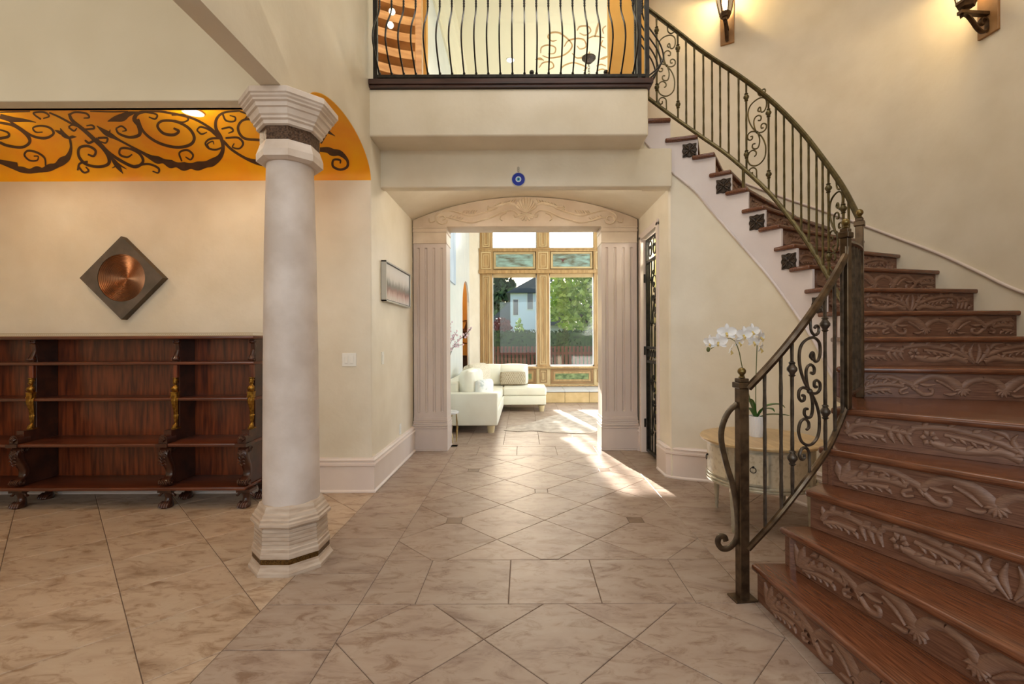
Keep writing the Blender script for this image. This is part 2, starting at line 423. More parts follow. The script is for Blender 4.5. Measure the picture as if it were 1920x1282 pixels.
def in_rect(poly, x0, x1, y0, y1):
    for a, b, c in ((1, 0, x1), (-1, 0, -x0), (0, 1, y1), (0, -1, -y0)):
        poly = clip(poly, a, b, c)
        if len(poly) < 3: return []
    return poly
D = 0.3335
def diamonds(x0, x1, y0, y1, ox, oy, insets):
    """45-degree tiles with corners on the lattice (ox + i D, oy + j D), i + j even; small square insets cut the corners they touch"""
    hs = 0.055
    ins = [(ox + i * D, oy + j * D) for i, j in insets]
    for i in range(-9, 10):
        for j in range(-12, 13):
            if (i + j) % 2 == 0: continue
            c = (ox + i * D, oy + j * D)
            poly = [(c[0], c[1] - D), (c[0] + D, c[1]), (c[0], c[1] + D), (c[0] - D, c[1])]
            for q in ins:
                dx, dy = q[0] - c[0], q[1] - c[1]
                if abs(abs(dx) - D) < 1e-3 and abs(dy) < 1e-3:
                    sg = 1 if dx > 0 else -1; poly = clip(poly, sg, 0, sg * (q[0] - sg * hs))
                elif abs(abs(dy) - D) < 1e-3 and abs(dx) < 1e-3:
                    sg = 1 if dy > 0 else -1; poly = clip(poly, 0, sg, sg * (q[1] - sg * hs))
            tile(in_rect(poly, x0, x1, y0, y1))
    for q in ins:
        tile(in_rect(rect(q[0] - hs, q[0] + hs, q[1] - hs, q[1] + hs), x0, x1, y0, y1), 'tile_inset')
XA0, XA1, XB0, XB1 = -0.83, 1.158, -1.295, 1.625
Y1, Y2, Y3, Y4, Y5 = 2.345, 2.817, 5.385, 5.84, 5.945
diamonds(XA0, XA1, Y2, Y3, 0.154, 4.105, [(0, 0), (-2, -2), (2, -2), (-2, 2), (2, 2), (0, 4), (0, -4)])
diamonds(XA0, XA1, 0.9, Y1, 0.154, 2.067 - D, [(2, 0), (-2, 0), (0, -2)])
for ya, yb in ((Y1, Y2), (Y3, Y4)):
    js = [XA0, -0.549, -0.08, 0.392, 0.866, XA1]
    for a, b in zip(js, js[1:]): tile(rect(a, b, ya, yb))
tile(rect(-0.98, 1.0, Y4, Y5 + .005))
ys = [0.9, 1.53, 2.0, 2.345, 2.66, 3.13, 3.597, 4.07, 4.54, 5.01, 5.48, 5.95]
for a, b in zip(ys, ys[1:]):
    tile(rect(XB0, XA0, a, b))
ys = [0.9, 1.38, 1.85, 2.31, 2.78, 3.21, 3.68, 4.15, 4.62, 5.09, 5.56, 5.95]
for a, b in zip(ys, ys[1:]):
    tile(rect(XA1, XB1, a, b))
def diag_field(x0, x1, y0, y1, s0, d0, st, m='tile'):
    for i in range(-30, 30):
        for j in range(-30, 30):
            s, d = s0 + i * st, d0 + j * st       # x + y = s, y - x = d
            c = ((s - d) / 2 + 0, (s + d) / 2 + st / 2)
            poly = [(c[0], c[1] - st / 2), (c[0] + st / 2, c[1]), (c[0], c[1] + st / 2), (c[0] - st / 2, c[1])]
            if c[0] < x0 - st or c[0] > x1 + st or c[1] < y0 - st or c[1] > y1 + st: continue
            tile(in_rect(poly, x0, x1, y0, y1), m)
diag_field(-5.0, XB0, 0.9, YB + .02, 0.33, 3.95, 0.664, 'tile_tan')
diag_field(XB1, 2.6, 2.2, 4.7, 0.33, 3.95, 0.664)
for i in range(-3, 6):
    for j in range(9):
        x0 = -0.26 + i * 0.465; y0 = Y5 + j * 0.465
        tile(in_rect(rect(x0, x0 + 0.465, y0, y0 + 0.465), -1.2, 2.6, Y5, 9.92))

# ------------------------------------------------------------------ foyer and gallery walls
mb = MB().prism([(-5.2, YB), (XL, YB), (XL, YG), (XLI, YG), (XLI, YB + .12), (-5.2, YB + .12)], 0, 3.12)
struct(build(mb, 'wall_gallery_back', 'wall', bevel=0.012, seg=3, smooth=40))
# upper foyer wall with the arched opening between the column and the corridor corner
yc, ra, rb = (YB1 + YB) / 2, (YB - YB1) / 2, 0.285
arch = [(yc - (ra + .004) * math.cos(PI * i / 40), ZBEAM + (rb + .004) * math.sin(PI * i / 40)) for i in range(41)]
poly = [(-2.6, ZBEAM), (YB1 - .006, ZBEAM)] + arch + [(YB + .004, 3.122), (4.26, 3.122), (4.26, ZC), (-2.6, ZC)]
struct(build(MB().prism(poly, XLI, XL, lambda u, v, w_: (w_, u, v)), 'wall_foyer_left', 'wall', bevel=0.008, seg=2, smooth=30))
struct(build(box_mesh(-5.2, XLI, YB0, YB1, ZBEAM, 4.4), 'wall_cross_beam', 'wall_plain', bevel=0.006))
struct(build(box_mesh(-5.2, XLI, -2.6, YB0, 4.3, 4.4), 'ceiling_side_room', 'ceiling_paint'))
struct(build(box_mesh(-5.32, -5.2, -2.6, YB + .1, 0, 4.4), 'wall_side_room', 'wall_plain'))
# barrel vault over the gallery, painted orange
def vault_pt(x, a, off=0.0):
    return (x, yc - (ra - off) * math.cos(a), ZBEAM + (rb - off) * math.sin(a))
mb = MB(); xs = [-5.2 + (XL - .002 + 5.2) * i / 12 for i in range(13)]
mb.loft([[vault_pt(x, PI * i / 48) for i in range(49)] + [vault_pt(x, PI * i / 48, -0.03) for i in range(48, -1, -1)] for x in xs])
vault = struct(build(mb, 'ceiling_vault', 'vault_orange', smooth=40))
def vault_hit(px, py):
    u, v = uv(px, py)                           # x = u Y, z = H - v Y ; far side of the ellipse
    A = 1 / ra ** 2 + v * v / rb ** 2
    B = -2 * yc / ra ** 2 - 2 * v * (H - ZBEAM) / rb ** 2
    K = yc * yc / ra ** 2 + (H - ZBEAM) ** 2 / rb ** 2 - 1
    dd = max(B * B - 4 * A * K, 0.0)
    Y = (-B + math.sqrt(dd)) / (2 * A)
    return u * Y, Y, H - v * Y
def vault_paint(x, y, h):
    X, Y, Z = vault_hit(x * 0.375, y * 0.375)
    k = 1 - h / 0.5
    Y = yc + (Y - yc) * k; Z = ZBEAM + (Z - ZBEAM) * k
    return (min(X, XL - 0.006), Y, Z)
MUR = [  # photo tracing of the painted scrolls, (x, y, width) in a 2.667x crop
 [(0, 580, 24), (60, 596, 26), (130, 602, 14), (180, 611, 3)], [(0, 612, 12), (70, 628, 14), (130, 668, 18), (150, 708, 16), (112, 736, 14), (40, 728, 14), (0, 712, 14)],
 [(0, 692, 14), (42, 682, 14), (40, 662, 10), (0, 648, 8)], [(30, 592, 8), (100, 640, 12), (165, 680, 12), (228, 690, 14), (268, 668, 12), (252, 640, 11), (206, 628, 10), (166, 638, 9), (180, 660, 8), (214, 660, 5)],
 [(0, 815, 6), (60, 836, 14), (110, 848, 30), (150, 856, 24), (185, 848, 34), (215, 850, 24), (250, 838, 38), (282, 828, 28), (312, 806, 42), (340, 786, 30), (356, 740, 14), (350, 690, 12)],
 [(350, 692, 12), (318, 672, 22), (302, 640, 3)], [(346, 688, 12), (364, 684, 14), (384, 684, 2)], [(348, 690, 8), (300, 662, 16), (274, 650, 2)],
 [(230, 832, 8), (224, 790, 10), (186, 762, 11), (140, 754, 11), (124, 776, 10), (150, 802, 9), (186, 802, 8), (192, 782, 7), (170, 780, 6)],
 [(345, 566, 14), (362, 602, 16), (420, 650, 18), (470, 695, 20), (520, 745, 18), (546, 790, 18), (540, 822, 16), (490, 834, 14), (430, 820, 14), (396, 782, 14), (398, 740, 14), (440, 730, 13), (478, 752, 12), (470, 780, 12), (440, 772, 8)],
 [(345, 574, 10), (375, 560, 10), (430, 566, 10), (446, 586, 9), (418, 590, 5)], [(216, 592, 6), (246, 580, 8), (220, 560, 10), (170, 562, 9), (176, 576, 8), (205, 596, 8)], [(246, 562, 8), (300, 586, 10), (370, 624, 11)],
 [(342, 634, 7), (366, 624, 9), (420, 642, 10)], [(344, 636, 9), (370, 654, 9), (385, 640, 6)], [(425, 646, 9), (470, 642, 10), (462, 626, 9), (432, 628, 6)], [(425, 700, 9), (446, 714, 12), (476, 700, 14)],
 [(490, 690, 12), (536, 690, 11), (530, 714, 9), (504, 708, 6)], [(480, 690, 14), (540, 758, 14), (620, 812, 15), (680, 834, 16), (716, 808, 14), (700, 770, 13), (652, 744, 12), (606, 742, 11), (600, 772, 11), (636, 786, 10), (662, 772, 7)],
 [(670, 832, 12), (740, 820, 11), (792, 840, 11), (792, 864, 9), (764, 856, 6)], [(390, 852, 9), (400, 818, 11), (440, 808, 11)], [(392, 832, 10), (420, 862, 10), (444, 854, 9), (430, 834, 6)],
 [(545, 770, 5), (586, 826, 24), (616, 868, 3)], [(590, 826, 12), (562, 840, 3)], [(590, 820, 12), (634, 846, 3)],
 [(484, 628, 3), (520, 656, 22), (546, 672, 26), (600, 702, 11), (700, 756, 13), (750, 784, 22), (790, 800, 38), (820, 806, 24), (855, 820, 42), (885, 824, 26), (920, 832, 44), (955, 830, 30), (990, 830, 46), (1030, 822, 34), (1062, 812, 40), (1100, 784, 26), (1116, 740, 18), (1106, 690, 18), (1080, 640, 16), (1084, 592, 14), (1120, 562, 11), (1200, 553, 8)],
 [(546, 670, 14), (552, 646, 2)], [(580, 642, 8), (596, 668, 11), (650, 686, 14), (698, 672, 18), (694, 626, 22), (672, 592, 22), (700, 562, 16), (780, 555, 12), (860, 566, 12), (960, 590, 12), (1040, 632, 12), (1104, 684, 14)],
 [(580, 642, 8), (608, 630, 9), (632, 650, 8), (612, 656, 5)], [(706, 564, 9), (732, 560, 9), (784, 572, 9), (776, 594, 9), (744, 584, 6)], [(690, 594, 12), (720, 660, 13), (790, 712, 14), (880, 736, 15), (950, 724, 16), (972, 688, 15), (944, 640, 14), (880, 607, 13), (812, 604, 13), (788, 630, 13), (818, 666, 14), (868, 674, 15), (894, 656, 14), (868, 640, 10)],
 [(910, 806, 8), (898, 764, 10), (936, 750, 11), (966, 774, 10), (954, 798, 9), (928, 784, 6)], [(858, 574, 8), (918, 574, 10), (942, 596, 9), (914, 610, 8), (872, 600, 5)], [(984, 650, 8), (1004, 634, 10), (1050, 650, 11), (1096, 690, 12)], [(984, 650, 8), (1008, 670, 9), (1036, 660, 5)],
 [(1100, 690, 12), (1052, 694, 11), (1028, 716, 10), (1046, 742, 10), (1082, 748, 10), (1116, 734, 9)], [(1046, 740, 7), (1038, 720, 8), (1064, 706, 7), (1070, 722, 4)], [(1112, 566, 9), (1130, 602, 9), (1170, 606, 9), (1176, 586, 8), (1148, 576, 5)],
 [(1108, 644, 9), (1150, 636, 10), (1166, 654, 9), (1142, 666, 5)], [(1128, 690, 10), (1190, 688, 11), (1216, 716, 11), (1198, 742, 9), (1164, 736, 8), (1172, 716, 5)], [(1116, 704, 14), (1160, 748, 13), (1230, 792, 14), (1290, 812, 26), (1330, 820, 26)],
 [(1300, 600, 11), (1220, 598, 12), (1190, 640, 13), (1220, 690, 13), (1300, 700, 13)], [(1200, 556, 8), (1240, 572, 9), (1226, 592, 6)], [(538, 606, 3), (576, 594, 28), (612, 586, 40), (640, 570, 28), (690, 558, 5)],
 [(1604, 716, 12), (1636, 654, 16), (1640, 632, 2)], [(1636, 656, 18), (1676, 680, 2)], [(1600, 748, 22), (1640, 750, 30), (1664, 762, 36), (1700, 766, 28), (1736, 800, 14), (1736, 834, 13), (1702, 848, 12), (1666, 832, 12), (1668, 800, 11), (1700, 800, 10), (1702, 818, 6)],
 [(0, 560, 8), (150, 556, 6)], [(450, 555, 5), (560, 558, 7), (640, 556, 5)]]
mb = MB()
for s_ in MUR: stroke(mb, s_, vault_paint, 0.0025, flat=True)
for s_ in MUR:                                      # the painting runs on to the side wall
    if all(vault_paint(p[0], p[1], 0)[0] - 2.15 > -5.1 for p in s_) and max(p[0] for p in s_) < 1400:
        stroke(mb, s_, lambda x, y, h: (vault_paint(x, y, h)[0] - 2.15, *vault_paint(x, y, h)[1:]), 0.0025, flat=True)
build(mb, 'painted_scrollwork', 'mural_brown', vault)

# ------------------------------------------------------------------ corridor shell
cxm, hw = (XL + XR) / 2, (XR - XL) / 2
def seg_arc(n, z0, z1, h=hw, c=cxm):
    rise = z1 - z0; Rr = (h * h + rise * rise) / (2 * rise); a = math.asin(h / Rr)
    return [(c + Rr * math.sin(-a + 2 * a * i / n), z1 - Rr + Rr * math.cos(-a + 2 * a * i / n)) for i in range(n + 1)]
arc = seg_arc(32, 2.785, 3.062)
up = [(x, z + .04) for x, z in reversed(arc)]
struct(build(MB().prism(arc + up, YH + .05, YG, lambda u, v, w_: (u, w_, v)), 'ceiling_corridor', 'wall', smooth=30))
struct(build(box_mesh(XL - .03, XR + .002, YH, YH + .11, 2.765, 3.13), 'wall_corridor_header', 'wall', bevel=0.015, seg=3, smooth=40))
# corridor right wall with the gate opening
GY0, GY1, GZ = 4.86, 5.53, 2.53
poly = [(4.50, 0), (GY0, 0), (GY0, GZ), (GY1, GZ), (GY1, 0), (YG, 0), (YG, 3.12), (4.50, 3.12)]
struct(build(MB().prism(poly, XR, XR + .14, lambda u, v, w_: (w_, u, v)), 'wall_corridor_right', 'wall', bevel=0.006))
mb = MB()
for y0, y1, z0, z1 in ((GY0 - .05, GY0 + .02, 0, GZ + .02), (GY1 - .02, GY1 + .05, 0, GZ + .02), (GY0 - .05, GY1 + .05, GZ - .02, GZ + .05)):
    mb.box(XR - .018, XR + .15, y0, y1, z0, z1)
struct(build(mb, 'trim_gate_frame', 'trim_paint', bevel=0.006))
mb = MB().box(XR + .14, 1.95, 4.62, 4.66, 0, 2.62).box(XR + .14, 1.95, 5.70, 5.74, 0, 2.62).box(1.91, 1.95, 4.62, 5.74, 0, 2.62).box(XR + .14, 1.95, 4.62, 5.74, 2.58, 2.62)
struct(build(mb, 'wall_wine_room', 'wine_room'))
# wall around the door surround (between corridor and living room)
poly = [(-5.2, 0), (-0.93, 0), (-0.93, 2.72), (0.955, 2.72), (0.955, 0), (4.2, 0), (4.2, ZF), (-5.2, ZF)]
struct(build(MB().prism(poly, YP + .1, YG, lambda u, v, w_: (u, w_, v)), 'wall_living_near', 'wall_living'))

# ------------------------------------------------------------------ upper floor and ceilings
poly = [(XL - .03, 4.085), (1.105, 4.085), (1.105, 4.40), (1.17, 4.47), (1.20, 5.82), (XL - .03, 5.82)]
struct(build(MB().prism(poly, 3.115, ZF - .07), 'wall_balcony', 'wall', bevel=0.018, seg=3, smooth=40))
mb = MB().prism([(XL, 4.06), (1.125, 4.06), (1.125, 4.40), (1.19, 4.46), (1.22, 5.84), (XL, 5.84)], ZF - .07, ZF - .045)
mb.prism([(XL, 4.045), (1.14, 4.045), (1.14, 4.40), (1.20, 4.46), (1.23, 5.86), (XL, 5.86)], ZF - .045, ZF)
struct(build(mb, 'trim_balcony_ledge', 'ledge_wood', bevel=0.006))
struct(build(box_mesh(XLI, 4.2, -2.6, YG, ZC, ZC + .1), 'ceiling_foyer', 'ceiling_paint'))
ceil2 = struct(build(box_mesh(-1.3, 4.2, YG, YW + .2, ZC, ZC + .1), 'ceiling_living', 'ceiling_cream'))
# entrance wall behind the camera with its glazed opening
poly = [(-5.2, 0), (-1.2, 0), (-1.2, 4.5), (2.0, 4.5), (2.0, 0), (4.2, 0), (4.2, ZC), (-5.2, ZC)]
struct(build(MB().prism(poly, -2.7, -2.6, lambda u, v, w_: (u, w_, v)), 'wall_entrance', 'wall_plain'))
# curved outer stair wall
mb = MB(); ring = []
angs = [math.radians(-62 + 154 * i / 60) for i in range(61)]
pin = [(CEN.x + R_OUT * math.cos(a), CEN.y + R_OUT * math.sin(a)) for a in angs]
pout = [(CEN.x + (R_OUT + .15) * math.cos(a), CEN.y + (R_OUT + .15) * math.sin(a)) for a in angs]
mb.loft([[(*a, 0), (*b, 0), (*b, ZC), (*a, ZC)] for a, b in zip(pin, pout)])
struct(build(mb, 'wall_stair_curved', 'wall', smooth=30))
struct(build(box_mesh(pin[0][0], pin[0][0] + .15, -2.6, pin[0][1] + .05, 0, ZC), 'wall_foyer_right', 'wall'))

# ------------------------------------------------------------------ baseboards
def bb_profile(h=0.30, t=0.028):
    return [(0, 0), (t + .012, 0), (t + .012, .012), (t, .024), (t, h - .075), (t + .012, h - .065), (t + .012, h - .05), (t - .004, h - .042), (t - .004, h - .028), (t + .004, h - .02), (t - .008, h - .004), (0, h)]
def baseboard(name, path, h=0.30, side=1):
    prof = bb_profile(h); path = [Vector(p) for p in path]; rings = []
    for i, p in enumerate(path):
        d0 = (path[i] - path[i - 1]).normalized() if i else (path[1] - path[0]).normalized()
        d1 = (path[i + 1] - path[i]).normalized() if i < len(path) - 1 else d0
        n0 = Vector((d0.y, -d0.x)) * side; n1 = Vector((d1.y, -d1.x)) * side
        m = (n0 + n1).normalized(); k = 1 / max(m.dot(n0), .3)
        rings.append([(p.x + m.x * a * k, p.y + m.y * a * k, b) for a, b in prof])
    return struct(build(MB().loft(rings), name, 'trim_paint', smooth=40))
baseboard('baseboard_left', [(-5.2, YB), (XL, YB), (XL, YP + .01)])

# ------------------------------------------------------------------ living room shell
NY0, NY1 = 9.25, 10.42                                 # arched niche opening
XW = -1.20
na = [(lerp(NY0, NY1, .5) - (NY1 - NY0) / 2 * math.cos(PI * i / 20), 2.02 + .56 * math.sin(PI * i / 20)) for i in range(21)]
poly = [(YG, 0), (NY0, 0)] + na + [(NY1, 0), (10.46, 0), (10.46, ZC), (YG, ZC)]
struct(build(MB().prism(poly, XW - .04, XW, lambda u, v, w_: (w_, u, v)), 'wall_living_left', 'wall_living'))
struct(build(MB().prism([(XW, 10.46), (-.985, YW), (-1.04, YW + .1), (XW - .04, 10.46)], 0, ZC), 'wall_living_corner', 'wall'))
mb = MB().box(-2.6, -2.5, 8.6, 11.4, 0, 3.2).box(-2.5, -1.02, 11.3, 11.4, 0, 3.2).box(-2.6, XW - .04, 8.6, 11.0, 3.2, 3.3).box(-2.6, -1.02, 11.0, 11.4, 3.2, 3.3).box(-2.5, XW - .04, 8.6, 8.7, 0, 3.2).box(-1.06, -1.02, 11.0, 11.3, 0, 3.2).box(-2.5, XW - .04, 8.7, 11.0, -.12, -.002).box(-2.5, -1.06, 11.0, 11.3, -.12, -.002)
struct(build(mb, 'wall_niche_room', 'orange_wall'))
poly = [(YG, 0), (6.6, 0), (6.6, 4.6), (10.2, 4.6), (10.2, 0), (YW, 0), (YW, ZC), (YG, ZC)]
struct(build(MB().prism(poly, 4.1, 4.2, lambda u, v, w_: (w_, u, v)), 'wall_living_right', 'wall_living'))
# crown moulding along the living-room ceiling
mb = MB()
prof = [(0, 0), (.22, 0), (.22, -.03), (.17, -.05), (.15, -.09), (.10, -.13), (.06, -.2), (.03, -.22), (.03, -.30), (0, -.30)]
mb.loft([[(XW + a, y, ZC + b) for a, b in prof] for y in (YG, 10.46)])
struct(build(mb, 'trim_crown', 'ceiling_cream'))
# ------------------------------------------------------------------ column
CO = (-1.405, 2.825, 0)
col = thing('column', 'round plaster column with octagonal stone base and capital beside the bookcase', 'column', CO)
def octo(mb, prof, c=CO):
    k = (.875 if prof[-1][1] < 1 else .855) / math.cos(PI / 8)
    mb.loft([[(c[0] + a * k * math.cos(PI / 8 + PI / 4 * j), c[1] + a * k * math.sin(PI / 8 + PI / 4 * j), c[2] + z) for j in range(8)] for a, z in prof])
mb = MB(); octo(mb, [(.245, 0), (.245, .02), (.236, .03), (.226, .05), (.226, .062)]); pl = build(mb, 'plinth', 'base_stone', col)
mb = MB(); octo(mb, [(.222, .062), (.222, .094)]); o = build(mb, 'band', 'gold_band', col); o['label'] = 'dark gold metal band'
prof = [(.226, .094), (.226, .12), (.220, .128), (.220, .145), (.214, .15)]
for i in range(5):
    z = .15 + i * .022; prof += [(.214 - i * .001, z), (.214 - i * .001, z + .017), (.209 - i * .001, z + .018), (.209 - i * .001, z + .0218)]
prof += [(.216, .262), (.232, .275), (.232, .29), (.222, .298), (.222, .31), (.212, .318), (.206, .335), (.196, .342), (.190, .36), (.182, .375), (.17, .38)]
mb = MB(); octo(mb, prof)
build(mb, 'base', 'base_stone', col)
mb = MB(); mb.lathe([(.157, .33), (.156, .5), (.151, 1.2), (.142, 1.9), (.129, 2.40)], CO, n=48); build(mb, 'shaft', 'column_stone', col, smooth=30)
mb = MB(); octo(mb, [(.165, 2.372), (.198, 2.385), (.198, 2.425), (.182, 2.468), (.178, 2.482)]); build(mb, 'necking', 'cap_stone', col)
mb = MB(); octo(mb, [(.176, 2.48), (.176, 2.562)]); o = build(mb, 'frieze', 'bronze_band', col); o['label'] = 'dark textured bronze band'
mb = MB(); octo(mb, [(.180, 2.56), (.196, 2.566), (.196, 2.585), (.212, 2.592), (.212, 2.604), (.224, 2.612), (.236, 2.64), (.248, 2.645), (.252, 2.665), (.268, 2.672), (.268, 2.682), (.28, 2.69), (.282, 2.70), (.292, 2.706), (.292, 2.735), (.286, 2.7395)])
build(mb, 'capital', 'cap_stone', col)

# ------------------------------------------------------------------ door surround
SY = YP - .02
sur = thing('door_surround', 'carved arched door surround with fluted mauve pilasters framing the living room opening', 'door surround', (0, SY, 0))
def pilaster(x0, x1):
    wd = x1 - x0; zb, zt = .40, 2.50
    cs = [x0 + wd * (i + .5) / 4.0 * .94 + wd * .03 for i in range(4)]; r = wd * .042; g0, g1 = zb + .06, zt - .05
    nx = 68; xs_ = [x0 + wd * i / nx for i in range(nx + 1)]
    zs = [zb] + [g0 + r * 2 * i / 8 for i in range(9)] + [lerp(g0 + 2 * r, g1 - 2 * r, i / 4) for i in range(1, 4)] + [g1 - 2 * r + r * 2 * i / 8 for i in range(9)] + [zt]
    rows = []
    for z in zs:
        row = []
        for x in xs_:
            d = 0
            for c in cs:
                dz = max(g0 + r - z, 0, z - (g1 - r)); q = (math.hypot(x - c, dz)) / r
                if q < 1: d = max(d, .018 * math.sqrt(1 - q * q) if q > .5 else .018 * (1 - .55 * q * q))
            row.append((x, SY + d, z))
        rows.append(row)
    m_ = MB(); m_.loft(rows, closed=False, cap=False)
    m_.add([(x0, SY, zb), (x0, YG - .02, zb), (x0, YG - .02, zt), (x0, SY, zt), (x1, SY, zb), (x1, YG - .02, zb), (x1, YG - .02, zt), (x1, SY, zt)], [(0, 1, 2, 3), (4, 7, 6, 5)])
    sh = build(m_, 'pilaster', 'surround', sur, smooth=50)
    m_ = MB()
    for a, z0, z1 in ((.035, 0, .02), (.028, .02, .27), (.036, .27, .285), (.026, .285, .30), (.034, .30, .32), (.018, .32, .345), (.022, .345, .36), (.008, .36, .40)):
        m_.box(x0 - a * .4, x1 + a * .4, SY - a, YG + a * .3, z0, z1)
    build(m_, 'pilaster_base', 'surround', sur, bevel=.003, seg=1)
    m_ = MB()
    for a, z0, z1 in ((.012, 2.50, 2.515), (.004, 2.515, 2.63), (.010, 2.63, 2.64), (.016, 2.64, 2.665), (.006, 2.665, 2.685), (.014, 2.685, 2.70)):
        m_.box(x0 - a * .5, x1 + a * .5, SY - a, YG, z0, z1)
    build(m_, 'pilaster_capital', 'surround_tan', sur, bevel=.002, seg=1)
pilaster(XL + .012, -.925); pilaster(.95, XR - .028)
ar = seg_arc(40, 2.782, 3.058, hw - .01)
poly = [(XL + .01, 2.70), (XR - .02, 2.70)] + [(min(max(x, XL + .01), XR - .02), z) for x, z in reversed(ar)]
archp = build(MB().prism(poly, SY - .012, YG, lambda u, v, w_: (u, w_, v)), 'arch_panel', 'surround_tan', sur, bevel=.006, seg=2, smooth=40)
# carving traced in a 4.174x crop whose origin is pixel (760, 350)
def carve(x, y, h): p = P(760 + x / 4.174, 350 + y / 4.174, SY - .012); return (p.x, SY - .012 - h, p.z)
mb = MB(); mid = 944
half = [[(185, 250, 5), (190, 275, 8), (215, 278, 8), (240, 262, 8)], [(240, 268, 9), (240, 225, 13), (290, 192, 14), (350, 188, 13), (420, 205, 12), (480, 222, 10)],
        [(330, 262, 6), (318, 285, 9), (280, 292, 11), (252, 272, 12), (262, 240, 12), (300, 232, 11), (312, 252, 8), (292, 262, 5)],
        [(320, 240, 5), (380, 250, 18), (440, 268, 15), (520, 282, 13), (600, 262, 15), (680, 238, 13), (760, 200, 14), (830, 186, 15), (870, 205, 13), (880, 232, 11), (858, 236, 9), (850, 218, 6)],
        [(440, 210, 6), (500, 222, 22), (560, 218, 16), (640, 195, 13), (720, 165, 12)], [(640, 190, 6), (650, 165, 10), (700, 160, 18), (760, 140, 24), (820, 128, 22), (880, 150, 14)],
        [(790, 205, 8), (750, 225, 9), (742, 252, 8), (760, 268, 4)], [(660, 190, 4), (640, 170, 8), (650, 150, 3)]]
for i in range(7): half.append([(700 + i * 24, 165 - i * 6, 3), (706 + i * 24, 148 - i * 6, 12), (722 + i * 24, 134 - i * 6, 2)])
for i in range(6): half.append([(440 + i * 20, 218, 3), (448 + i * 20, 200 - i, 10), (462 + i * 20, 190 - i, 2)])
for i in range(5): half.append([(340 + i * 22, 246 + i * 5, 3), (352 + i * 22, 230 + i * 5, 10), (366 + i * 22, 224 + i * 5, 2)])
for s_ in half:
    stroke(mb, s_, carve, .022); stroke(mb, [(2 * mid - p[0], *p[1:]) for p in s_], carve, .022)
for i in range(9):
    a = math.radians(-62 + i * 15.5)
    stroke(mb, [(mid, 205, 6), (mid + 60 * math.sin(a), 205 - 62 * math.cos(a), 20), (mid + 86 * math.sin(a), 205 - 112 * math.cos(a), 22), (mid + 88 * math.sin(a), 205 - 118 * math.cos(a), 6)], carve, .022)
for i in range(7):
    a = math.radians(-75 + i * 25)
    stroke(mb, [(mid, 215, 6), (mid + 55 * math.sin(a), 215 + 40 * math.cos(a), 20), (mid + 72 * math.sin(a), 215 + 56 * math.cos(a), 5)], carve, .018)
stroke(mb, [(mid - 40, 208, 6), (mid, 216, 16), (mid + 40, 208, 6)], carve, .03)
build(mb, 'shell_carving', 'surround_light', archp, smooth=60)

# ------------------------------------------------------------------ staircase
ANG = {8: 0, 9: 7.2, 10: 14, 11: 21.4, 12: 28.6, 13: 35.8, 14: 43.5, 15: 51, 16: 58.5, 17: 66.5, 18: 79.5, 19: 93.5}
R_IN = 1.05
PI_, QO = {}, {}
def radial(a, r): return Vector((CEN.x + r * math.cos(math.radians(a)), CEN.y + r * math.sin(math.radians(a))))
for k, a in ANG.items(): PI_[k], QO[k] = radial(a, R_IN), radial(a, R_OUT)
low = {1: ((1.150, 2.37), -85.5, 1.36), 2: ((1.285, 2.357), -78.7, 1.36), 3: ((1.405, 2.335), -67, 1.36), 4: ((1.53, 2.43), -56, 1.38), 5: ((1.655, 2.52), -46, 1.40), 6: ((2.02, 3.015), -20, 1.42), 7: ((2.165, 3.14), -9.5, 1.42)}
for k, (p, a, L) in low.items():
    PI_[k] = Vector(p); QO[k] = PI_[k] + Vector((math.cos(math.radians(a)), math.sin(math.radians(a)))) * L
for k in (6, 7):                                    # run the winders out to the curved wall
    d = (QO[k] - PI_[k]).normalized(); t = 1.0
    while (PI_[k] + d * t - CEN).length < R_OUT - .005: t += .005
    QO[k] = PI_[k] + d * t
stair = thing('staircase', 'curved staircase with dark oak treads and carved risers', 'staircase', (1.6, 2.2, 0))
TH, OV = .036, .032
def perp_back(k):
    d = (QO[k] - PI_[k]).normalized(); return Vector((-d.y, d.x))       # climbing direction
MIDS = {5: [Vector((1.80, 2.62)), Vector((1.935, 2.81))]}
def inner_curve():
    """plan points of the stair's inner edge with the pitch-line height at each"""
    keys = [(PI_[k].x, PI_[k].y, k * RISE) for k in range(1, 20)]
    return cat(keys, 6)
for k in range(1, 19):
    nb = perp_back(k + 1) if k < 18 else Vector((-1, 0))
    a, b = PI_[k], QO[k]; c, d = QO[k + 1] + nb * (OV + .02), PI_[k + 1] + nb * (OV + .02)
    inner = [m_ for m_ in MIDS.get(k, [])]
    outer = []
    if k >= 6:
        a0 = math.atan2(b.y - CEN.y, b.x - CEN.x); a1 = math.atan2(c.y - CEN.y, c.x - CEN.x)
        outer = [radial(math.degrees(lerp(a0, a1, t)), R_OUT - .004) for t in (.33, .67)]
    poly = [a, b] + outer + [c, d] + inner[::-1]
    me = MB().prism([(p.x, p.y) for p in poly], k * RISE - TH, k * RISE).mesh('tread', bevel=.013, seg=3, smooth=40)
    # grain runs along the nosing: keep the mesh in a frame turned with the tread
    ang = math.atan2(b.y - a.y, b.x - a.x)
    mw = Matrix.Translation((a.x, a.y, k * RISE)) @ Matrix.Rotation(ang, 4, 'Z')
    me.transform(mw.inverted()); obj('tread', me, 'oak_tread', stair, mw=mw)

